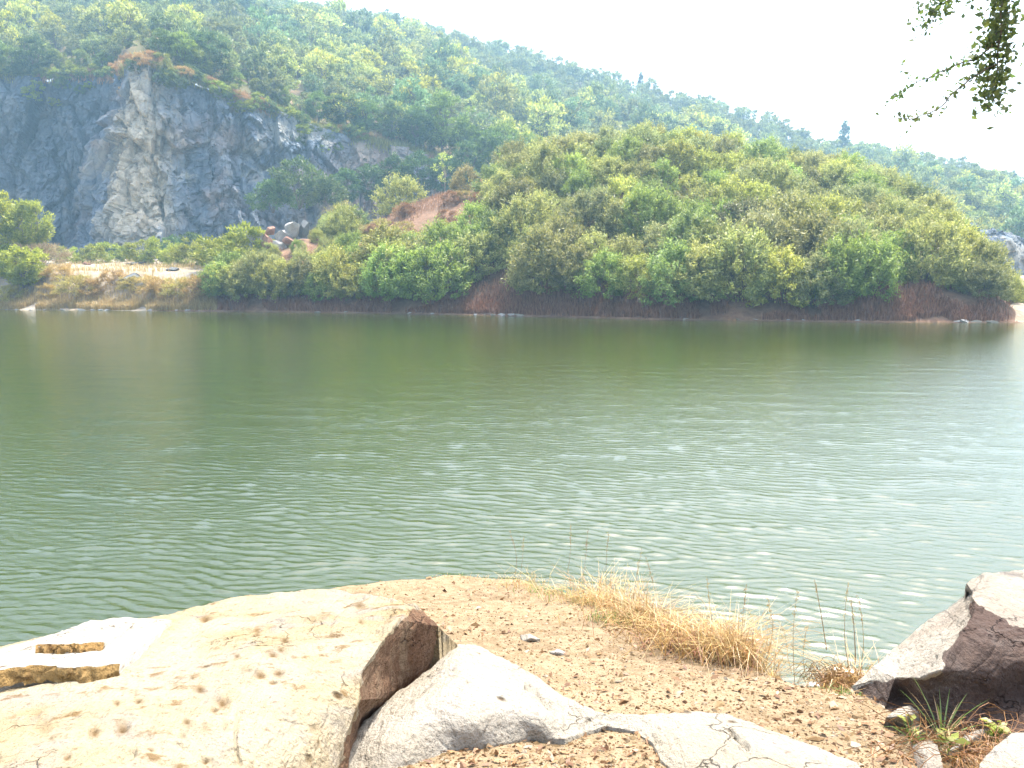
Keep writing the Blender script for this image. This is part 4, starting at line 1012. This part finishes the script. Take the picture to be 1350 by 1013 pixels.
rock_cage('stone', [(1250, 990, .03), (1272, 968, .055), (1296, 962, .06), (1300, 972, .03), (1280, 992, .0), (1258, 1000, .0), (1276, 978, .06)], [0, 1, 2, 3, 4, 5], M['red_stone'], None, 4, .008, 43, (), 1, (), .2,
          label='narrow slanted stone beside the corner slab', category='stone')
rock_cage('stone', [(686, 838, .03), (698, 836, .04), (712, 843, .03), (712, 849, .0), (696, 849, .0), (689, 845, .01), (700, 841, .045)], [0, 1, 2, 3, 4, 5], M['red_stone'], None, 4, .004, 45, (), 1, (), .1, chip=.003, inset=.0,
          label='small reddish brown stone on the gravel near the middle', category='stone')
rock_cage('stone', [(724, 860, .02), (735, 856, .03), (746, 860, .02), (744, 866, .0), (728, 866, .0), (735, 860, .03)], [0, 1, 2, 3, 4], M['white_plate'], None, 4, .004, 47, (), 1, (), .1, chip=.003, inset=.0,
          label='small whitish stone on the gravel by the flat rock', category='stone')

# ---- loose rocks on the far shore
def lump(name, loc, size, mat, seed, label, cat='rock', group=None, rot=0.0):
    bm = bmesh.new(); bmesh.ops.create_icosphere(bm, subdivisions=4, radius=1.25)
    v = np.array([x.co[:] for x in bm.verts]); f = np.array([[w.index for w in t.verts] for t in bm.faces]); bm.free()
    rg = np.random.default_rng(seed)
    for _ in range(16):                                 # cut planes give flat broken faces
        nrm = rg.normal(0, 1, 3); nrm /= np.linalg.norm(nrm); d = v @ nrm; lim = .42 + .3 * rg.random(); v = v - np.outer(np.maximum(d - lim, 0), nrm)
    v += .06 * np.stack([fbm(v * 2, 3, seed), fbm(v * 2, 3, seed + 1), fbm(v * 2, 3, seed + 2)], 1)
    v = v * np.array(size)
    c, s = math.cos(rot), math.sin(rot); v = np.stack([v[:, 0] * c - v[:, 2] * s, v[:, 1], v[:, 0] * s + v[:, 2] * c], 1)
    o = add(name, mk_mesh(name, v, f, [mat], False), None, label=label, category=cat); o.location = loc
    if group: o['group'] = group
    return o
def far_rock(px, py, Y, size, mat, seed, label, rot=0., group=None):
    if group:
        lump('rock', tuple(P(px, py, Y)), size, mat, seed, label, 'rock', group, rot); return
    Ys = np.arange(94, 122, .1); Xs = uof(px) * Ys; Zs = np.maximum(floor_z(Xs, Ys), mound_z(Xs, Ys)); rows = to_px(Xs, Ys, Zs)[1]
    want = py + .5 * size[2] * F / Y; ok_ = np.where(rows <= want)[0]
    i = ok_[0] if len(ok_) else int(np.argmin(rows))
    lump('rock', (Xs[i], Ys[i], Zs[i] + .4 * size[2]), size, mat, seed, label, 'rock', group, rot)
M['rust_rock'] = boulder_material('rust_rock', (.34, .19, .13), (.26, .13, .09), (.36, .24, .18), (.14, .06, .04))
M['white_rock'] = boulder_material('white_rock', (.46, .44, .41), (.40, .37, .33), (.33, .32, .31), (.22, .13, .08))
M['dark_rock'] = boulder_material('dark_rock', (.16, .17, .17), (.20, .20, .19), (.12, .13, .14), (.20, .14, .10))
for px, py, Y, size, mt, sd, lab, rot in [
        (350, 322, 101.6, (.95, .9, 1.6), 'rust_rock', 1, 'tall rust brown block leaning in front of the white rocks', -.45), (358, 304, 102.4, (.85, .8, .75), 'rust_rock', 2, 'square dark rust block on top of the white rocks', .1),
        (340, 314, 102.8, (1.2, 1.0, 1.7), 'white_rock', 3, 'rounded white rock left of the rust blocks', .2), (371, 312, 103.2, (1.5, 1.2, 1.5), 'white_rock', 4, 'long white rock right of the rust blocks', .2),
        (386, 305, 103.8, (1.6, 1.2, 1.6), 'white_rock', 5, 'white rock sloping up towards the bushes', .25), (401, 301, 104.4, (.9, .9, 1.6), 'dark_rock', 6, 'dark rock at the upper end of the white rocks', 0.),
        (377, 318, 102.0, (.9, .8, .8), 'rust_rock', 7, 'small rust stained rock under the long white rock', .2), (364, 326, 102.2, (2.2, 1.2, 1.2), 'white_rock', 15, 'broad pale rock at the bottom of the rubble pile', .05),
        (178, 346, 110, (1.8, 1.0, .42), 'dark_rock', 8, 'flat dark grey slab lying on the pale quarry floor', .05), (172, 371, 100.6, (1.3, 1.0, 1.0), 'dark_rock', 9, 'dark brown boulder stuck in the left bank', .3),
        (182, 378, 100.0, (.7, .6, .5), 'white_rock', 10, 'small grey rock below the dark boulder on the bank', 0.), (228, 355, 106, (1.3, .7, .45), 'dark_rock', 11, 'low dark rock pile on the quarry floor right of the slab', 0.),
        (62, 345, 109, (.9, .6, .35), 'dark_rock', 12, 'small dark rock on the quarry floor near the round tree', 0.), (116, 344, 112, (.8, .6, .35), 'rust_rock', 13, 'small rust brown rock in the middle of the quarry floor', 0.),
        (282, 350, 103, (1.5, .8, .6), 'white_rock', 14, 'pale rock half hidden by the bushes at the mound foot', .2)]:
    far_rock(px, py, Y, size, M[mt], sd, lab, rot, 'rust and white rubble pile' if sd in (1, 2, 3, 4, 5, 6, 7, 15) else None)
rng = np.random.default_rng(3)
WL = sorted([8, 22, 40, 58, 83, 108, 122, 133, 141, 196, 232, 246, 262, 330, 420, 455, 540, 556, 572, 628, 640, 652, 664, 676, 688, 770, 782, 850, 905, 975, 1000, 1040, 1062, 1084, 1135, 1150, 1180, 1205, 1262, 1275, 1290, 1308])
for i, px in enumerate(WL):
    Y = float(shoreY(uof(px))) + .35; s = (.12 + .2 * rng.random()) * (1.5 if 625 < px < 690 or px > 1255 else 1)
    far_row = P(px, 400, Y); lump('shore_stone', (far_row[0], Y, .05), (s * 1.7, s, s * .55), M['white_rock' if rng.random() < .7 else 'pale_stone'], 200 + i,
        f'pale stone at the far waterline, {ordinal(i + 1)} from the left', 'stone', 'pale stones along the far waterline', rng.normal(0, .1))

# ================================================================== FOREGROUND DETAIL
def pebbles():
    rg = np.random.default_rng(21); n = 42000
    px = rg.uniform(330, 1345, n); py = rg.uniform(752, 1030, n)
    base = np.array([V(a, b, 0) for a, b in zip(px, py)]); Xp, Yp = base[:, 0], base[:, 1]
    k = coast_d(Xp, Yp) > .05; Xp, Yp = Xp[k], Yp[k]; n = len(Xp); Zp = bank_z(Xp, Yp)
    t = (1 + 5 ** .5) / 2
    oc = np.array([[1, 0, 0], [-1, 0, 0], [0, 1, 0], [0, -1, 0], [0, 0, 1], [0, 0, -1.]]); of = np.array([[0, 2, 4], [2, 1, 4], [1, 3, 4], [3, 0, 4], [2, 0, 5], [1, 2, 5], [3, 1, 5], [0, 3, 5]])
    sz = .0026 * np.exp(rg.normal(0, .6, n)); az = rg.random(n) * 6.28
    sh = oc[None] * (1 + .35 * rg.normal(0, 1, (n, 6, 1))).clip(.4, 1.7) + rg.normal(0, .2, (n, 6, 3))
    sh = sh * np.stack([sz * 1.3, sz, sz * .7], 1)[:, None]
    c, s = np.cos(az)[:, None], np.sin(az)[:, None]
    v = np.stack([sh[..., 0] * c - sh[..., 1] * s, sh[..., 0] * s + sh[..., 1] * c, sh[..., 2]], -1) + np.stack([Xp, Yp, Zp + sz * .2], 1)[:, None]
    f = (np.arange(n)[:, None, None] * 6 + of[None]).reshape(-1, 3)
    add('gravel', mk_mesh('gravel', v.reshape(-1, 3), f, [M['pebbles']]), kind='stuff', label='loose ochre gravel scattered over the near bank')
    # fallen leaves
    n = 1500; px = rg.uniform(430, 1345, n); py = rg.uniform(765, 1020, n); base = np.array([V(a, b, 0) for a, b in zip(px, py)]); Xp, Yp = base[:, 0], base[:, 1]
    k = (coast_d(Xp, Yp) > .1) & (fbm(np.stack([Xp * 1.5, Yp * 1.5, Xp * 0], 1), 3, 5) > -.15); Xp, Yp = Xp[k], Yp[k]; n = len(Xp)
    pos = np.stack([Xp, Yp, bank_z(Xp, Yp) + .008], 1); d = rg.normal(0, 1, (n, 3)); d[:, 2] *= .25; nr = np.array([0, 0, 1.]) + rg.normal(0, .35, (n, 3))
    s = .5 + rg.random(n); v, f = leaf_quads(pos, d, nr, .035 * s, .014 * s)
    add('leaf_litter', mk_mesh('leaf_litter', v, f, [M['leaf_litter']]), kind='stuff', label='dry brown leaf bits lying on the gravel')
pebbles()

def tuft(px, py, n, H, W, spread, mats, label, seed, lean=2.1, bend=.6, cat='grass tuft', name='grass_tuft', z=None):
    rg = np.random.default_rng(seed); c = V(px, py, 0)
    e = bpy.data.objects.new(name, None); COL.objects.link(e); c[2] = float(bank_z(c[:1], c[1:2])[0]) if z is None else z; e.location = c; e['label'] = label; e['category'] = cat; e['group'] = 'grass tufts along the bank edge'
    for nm, mat, share, hs_ in mats:
        m = int(n * share * .58); b = np.stack([rg.normal(0, spread, m), rg.normal(0, spread * .7, m), np.zeros(m)], 1)
        b[:, 2] = bank_z(b[:, 0] + c[0], b[:, 1] + c[1]) - c[2] - .01
        v, q, t = blades(b, H * hs_ * .9, W * .62, rg, lean=lean, bend=bend)
        add(nm, mk_mesh(nm, v, [q, t], [M[mat]]), e, kind='stuff')
    if mats is RD_:
        acc = Acc()
        for _ in range(110):
            az = rg.random() * 6.28; L = (.25 + .3 * rg.random()) * min(1, spread / .12); t = np.linspace(0, 1, 6)
            st = np.array([rg.normal(0, spread), rg.normal(0, spread * .6), .01]); tw = rg.normal(0, .8)
            p = st + np.stack([np.cos(az + tw * t) * L * t * .7, np.sin(az + tw * t) * L * t * .5, (.05 + H * .55 * rg.random()) * np.sin(t * (2.2 + .9 * rg.random()))], 1)
            v, f = tube(p, np.full(6, .0013), 3); acc.add(v, f)
        add('tangle', acc.mesh('tangle', [M['straw']]), e, kind='stuff')
    return e
RD_ = [('dry_blades', 'straw', .45, .8), ('red_blades', 'red_grass', .35, .7), ('pale_blades', 'pale_straw', .2, 1.0)]
ST = [('dry_blades', 'straw', .55, 1.0), ('pale_blades', 'pale_straw', .45, 1.1)]
GR = [('green_blades', 'weed_leaf', .6, .75), ('dry_blades', 'straw', .4, .9)]
for i, a in enumerate([
        (600, 757, 160, .07, .006, .09, GR, 'short green grass tuft at the tip of the bank'), (640, 759, 140, .07, .006, .10, ST, 'short straw tuft right of the green one at the tip'),
        (690, 767, 420, .17, .005, .13, ST, 'tall pale straw tuft where the bank starts to curve right'), (726, 778, 420, .15, .006, .13, GR, 'mixed green and straw tuft left on the bank edge'),
        (775, 790, 500, .17, .006, .12, GR, 'green tuft with dark leaves in the middle of the bank edge'), (806, 790, 560, .20, .006, .15, ST, 'high straw tuft behind the green ones'),
        (822, 822, 320, .11, .006, .10, GR, 'low green tuft in front of the straw clump'), (856, 818, 700, .22, .006, .16, ST, 'thick straw clump in the middle of the bank edge'),
        (905, 842, 700, .22, .006, .17, RD_, 'tangled reddish straw clump right of the middle'), (945, 858, 800, .24, .006, .16, RD_, 'largest tangled straw clump with rust brown base'),
        (982, 868, 500, .22, .006, .09, ST, 'pale straw clump at the right end of the row'), (1012, 884, 90, .07, .005, .06, ST, 'low straw tuft trailing off by the water gap'),
        (1102, 896, 300, .12, .006, .05, RD_, 'golden tuft left of the dark boulder'), (1120, 888, 420, .22, .006, .05, RD_, 'tall golden tuft leaning on the dark boulder'), (1112, 912, 120, .05, .007, .05, GR, 'small green sprouts at the tip of the dark boulder')]):
    px, py, n, H, W, sp, mt, lab = a
    if px < 800: n, H = int(n * .55), H * .66
    elif px < 1000: n = int(n * 1.6)
    tuft(px, py, n, H, W, sp, mt, lab, 400 + i)
# single tall stems standing over the water
def stems(lines, label, seed):
    rg = np.random.default_rng(seed); e = bpy.data.objects.new('tall_grass', None); COL.objects.link(e); b0 = V(lines[0][0], lines[0][1], 0); e.location = b0
    e['label'] = label; e['category'] = 'grass stalk'
    for x0, y0, x1, y1, r in lines:
        a = V(x0, y0, 0) - np.array([0, 0, .03]); b = P(x1, y1, a[1]); t = np.linspace(0, 1, 7)[:, None]
        p = a * (1 - t) + b * t + np.sin(t * 3.14) * rg.normal(0, .02, (1, 3)) - b0
        v, f = tube(p, np.linspace(r, r * .35, 7), 4); o = add('stalk', mk_mesh('stalk', v, f, [M['pale_straw']]), e)
        n = 26; q = p[-1] + (p[-3] - p[-1]) * rg.random((n, 1)); vv, ff = leaf_quads(q + rg.normal(0, .004, (n, 3)), (p[-1] - p[-2]) + rg.normal(0, .02, (n, 3)), rg.normal(0, 1, (n, 3)), .016, .004)
        add('seed_head', mk_mesh('seed_head', vv, ff, [M['pale_straw']]), o)
stems([(1090, 850, 1074, 765, .0028), (1066, 890, 1064, 826, .0016), (1048, 892, 1052, 780, .0016)], 'thin bare stalks standing over the water gap', 1)
stems([(1128, 880, 1122, 790, .0032), (1122, 884, 1118, 768, .002), (1134, 880, 1131, 785, .002)], 'upright stalks in the golden tuft by the dark boulder', 2)
stems([(676, 764, 672, 700, .002), (684, 766, 690, 708, .0016), (740, 780, 752, 690, .0016), (762, 786, 775, 700, .0014)], 'fine seed stalks rising from the left straw tufts', 3)
stems([(800, 795, 803, 700, .0018), (830, 812, 846, 722, .0016), (862, 826, 852, 735, .0016), (940, 850, 932, 760, .0018), (976, 866, 984, 770, .0018), (1004, 876, 1012, 790, .0016)], 'fine seed stalks rising from the big straw clumps', 4)

# weeds in front of the dark boulder
def weed(px, py, label, seed, n=26, H=.30, W=.012, name='weed', h=0.0, leaves=0):
    rg = np.random.default_rng(seed); c = V(px, py, h); e = bpy.data.objects.new(name, None); COL.objects.link(e); e.location = c; e['label'] = label; e['category'] = 'weed'
    for k in range(n):
        az = rg.random() * 6.28; L = H * (.5 + .7 * rg.random()); m = 6; t = np.linspace(0, 1, m)
        el = R(rg.uniform(25, 80)); out = L * (np.cos(el) * t + .25 * t ** 2); up = L * (np.sin(el) * t - .55 * t ** 2 * (1.2 - np.sin(el)))
        p = np.stack([np.cos(az) * out, np.sin(az) * out - .02, up], 1); s = np.array([-math.sin(az), math.cos(az), 0.2]); w = (W * np.array([.5, 1, 1, .8, .5, .05]))[:, None] / 2
        v = np.stack([p - s * w, p + s * w], 1).reshape(-1, 3); i = np.arange(m - 1)[:, None] * 2
        add('blade', mk_mesh('blade', v, i + np.array([[0, 1, 3, 2]]), [M['weed_leaf' if rg.random() < .72 else 'pale_straw']], True), e)
    for k in range(leaves):
        az = rg.random() * 6.28; L = .035 * (.7 + .6 * rg.random()); r = H * .45 * rg.random() ** .5; zc = H * (.2 + .7 * rg.random())
        p = np.array([[math.cos(az) * r, math.sin(az) * r, zc]]); v, f = leaf_quads(p, np.array([[math.cos(az), math.sin(az), .3 * rg.normal()]]), np.array([[0, 0, 1.]]) + rg.normal(0, .4, (1, 3)), L * 1.3, L * .75)
        o = add('leaf', mk_mesh('leaf', v, f, [M['bright_leaf']]), e)
        st = tube(np.array([[0, 0, 0], p[0] * .5 + [0, 0, .01], p[0]]), [.0025, .002, .001], 4); add('stem', mk_mesh('stem', st[0], st[1], [M['weed_leaf']]), e)
weed(1238, 978, 'green grassy weed with long arching blades before the dark boulder', 61, 20, .22, .006)
weed(1200, 976, 'small green weed left of the arching one', 62, 14, .10, .008, leaves=8)
weed(1250, 994, 'pale green low weed under the arching blades', 63, 16, .10, .007, leaves=12)
weed(1310, 978, 'bright leafy sprig at the foot of the dark boulder', 64, 6, .09, .006, leaves=26)
tuft(1285, 1000, 420, .09, .006, .12, RD_, 'rusty dry grass bed between the corner slab and the weeds', 470)

# ---- tree at the right whose branch hangs into the picture
def overhang():
    rg = np.random.default_rng(77)
    tx_, ty_ = 5.6, 4.6; tz = float(bank_z(np.array([tx_]), np.array([ty_]))[0])
    e = bpy.data.objects.new('tree', None); COL.objects.link(e); e.location = (tx_, ty_, tz); O = np.array([tx_, ty_, tz])
    e['label'] = 'leafy branch hanging into the top right corner from a tree beside the camera'; e['category'] = 'tree'
    fork = np.array([tx_ - .3, ty_ + .1, tz + 3.6])
    t = np.linspace(0, 1, 8)[:, None]; pts = np.array([tx_, ty_, tz - .4]) * (1 - t) + fork * t + rg.normal(0, .02, (8, 3)); v, f = tube(pts - O, np.linspace(.19, .12, 8), 10)
    add('trunk', mk_mesh('trunk', v, f, [M['bark']], True), e)
    Yb = 5.6
    def spine(lst): return np.array([P(x, y, Yb + dy) for x, y, dy in lst])
    def resamp(p, n):
        s = np.r_[0, np.cumsum(np.linalg.norm(np.diff(p, axis=0), axis=1))]; q = np.linspace(0, s[-1], n); return np.stack([np.interp(q, s, p[:, k]) for k in range(3)], 1)
    A = spine([(1420, -170, -.3), (1330, -60, 0), (1322, 10, 0), (1318, 60, .05), (1312, 100, .1), (1308, 140, .1)])
    limb = np.concatenate([[fork - O + O], A[:2]])
    v, f = tube(resamp(np.concatenate([[fork], [fork * .5 + A[0] * .5 + [0, 0, .2]], A[:2]]), 10) - O, np.linspace(.10, .018, 10), 8); add('limb', mk_mesh('limb', v, f, [M['bark']], True), e)
    LV, LF, nv = [], [], 0
    def twig(p, r, n_leaf, spread, L, dens=None):
        nonlocal nv
        p = resamp(p, 14) + rg.normal(0, .006, (14, 3)); v, f = tube(p - O, np.linspace(r, r * .3, 14), 5); tw = add('twig', mk_mesh('twig', v, f, [M['bark']], True), e)
        tt = rg.random(n_leaf); c = np.stack([np.interp(tt, np.linspace(0, 1, 14), p[:, k]) for k in range(3)], 1) + rg.normal(0, spread, (n_leaf, 3))
        d = rg.normal(0, 1, (n_leaf, 3)) + np.array([-.3, 0, -.6]); nr = rg.normal(0, 1, (n_leaf, 3)); sc = .6 + .7 * rg.random(n_leaf)
        v, f = leaf_quads(c - O, d, nr, L * sc, L * .6 * sc); add('leaves', mk_mesh('leaves', v, f, [M['branch_leaf']]), tw, kind='stuff')
    twig(A[1:], .010, 760, .058, .05)
    twig(spine([(1330, -40, 0), (1325, 30, .1), (1330, 75, .1), (1320, 90, .1)]), .006, 80, .05, .055)
    twig(spine([(1340, -60, 0), (1290, -20, 0), (1255, 0, .1), (1225, 15, .1), (1214, 30, .1)]), .008, 420, .05, .045)
    twig(spine([(1232, 25, .1), (1215, 45, .1), (1202, 52, .1)]), .003, 12, .012, .04)
    twig(spine([(1316, 55, .05), (1290, 75, .1), (1262, 85, .15), (1235, 95, .2), (1205, 110, .2), (1185, 122, .2), (1172, 128, .2)]), .007, 90, .02, .04)
    twig(spine([(1318, 40, .05), (1296, 62, .1), (1276, 84, .1)]), .005, 70, .04, .05)
    twig(spine([(1314, 85, .05), (1286, 98, .1), (1262, 118, .1), (1245, 136, .1), (1222, 150, .1), (1202, 155, .1), (1182, 154, .1)]), .007, 95, .018, .04)
    twig(spine([(1206, 108, .2), (1184, 90, .2), (1192, 82, .2)]), .002, 10, .01, .036)
    twig(spine([(1308, 125, .1), (1296, 138, .1), (1310, 145, .1), (1330, 154, .1)]), .003, 22, .02, .042)
    twig(spine([(1182, 125, .2), (1160, 150, .2), (1150, 175, .2)]), .0016, 7, .006, .03)
    twig(spine([(1208, 152, .1), (1195, 170, .1), (1186, 192, .1)]), .0016, 8, .006, .03)
    # crown above the picture
    for k in range(16):
        a = fork + np.array([0, 0, .2]); az = rg.random() * 6.28; b = a + np.array([math.cos(az) * 1.8 + .8, math.sin(az) * 1.6 - .3, 1.0 + 1.5 * rg.random()])
        twig(np.array([a, (a + b) / 2 + [0, 0, .2], b]), .03, 160, .28, .06)
overhang()

# ================================================================== HAZE
def haze():
    m, nt, out = new_mat('haze'); b = NB(nt)
    pv = b.n('ShaderNodeVolumePrincipled'); pv.inputs['Color'].default_value = (.42, .74, 1.0, 1); pv.inputs['Density'].default_value = .0008; pv.inputs['Anisotropy'].default_value = .2
    b.link(pv.outputs[0], out.inputs['Volume'])
    x0, x1, y0, y1, z0, z1 = -520, 520, -60, 640, -6, 215
    # box must enclose the lake bed sheet's visible part and the hills
    v = np.array([[x, y, z] for z in (z0, z1) for x, y in ((x0, y0), (x1, y0), (x1, y1), (x0, y1))], float)
    f = np.array([[3, 2, 1, 0], [4, 5, 6, 7], [0, 1, 5, 4], [1, 2, 6, 5], [2, 3, 7, 6], [3, 0, 4, 7]])
    add('haze', mk_mesh('haze', v, f, [m]), kind='stuff', label='pale bluish air over the whole valley')
haze()
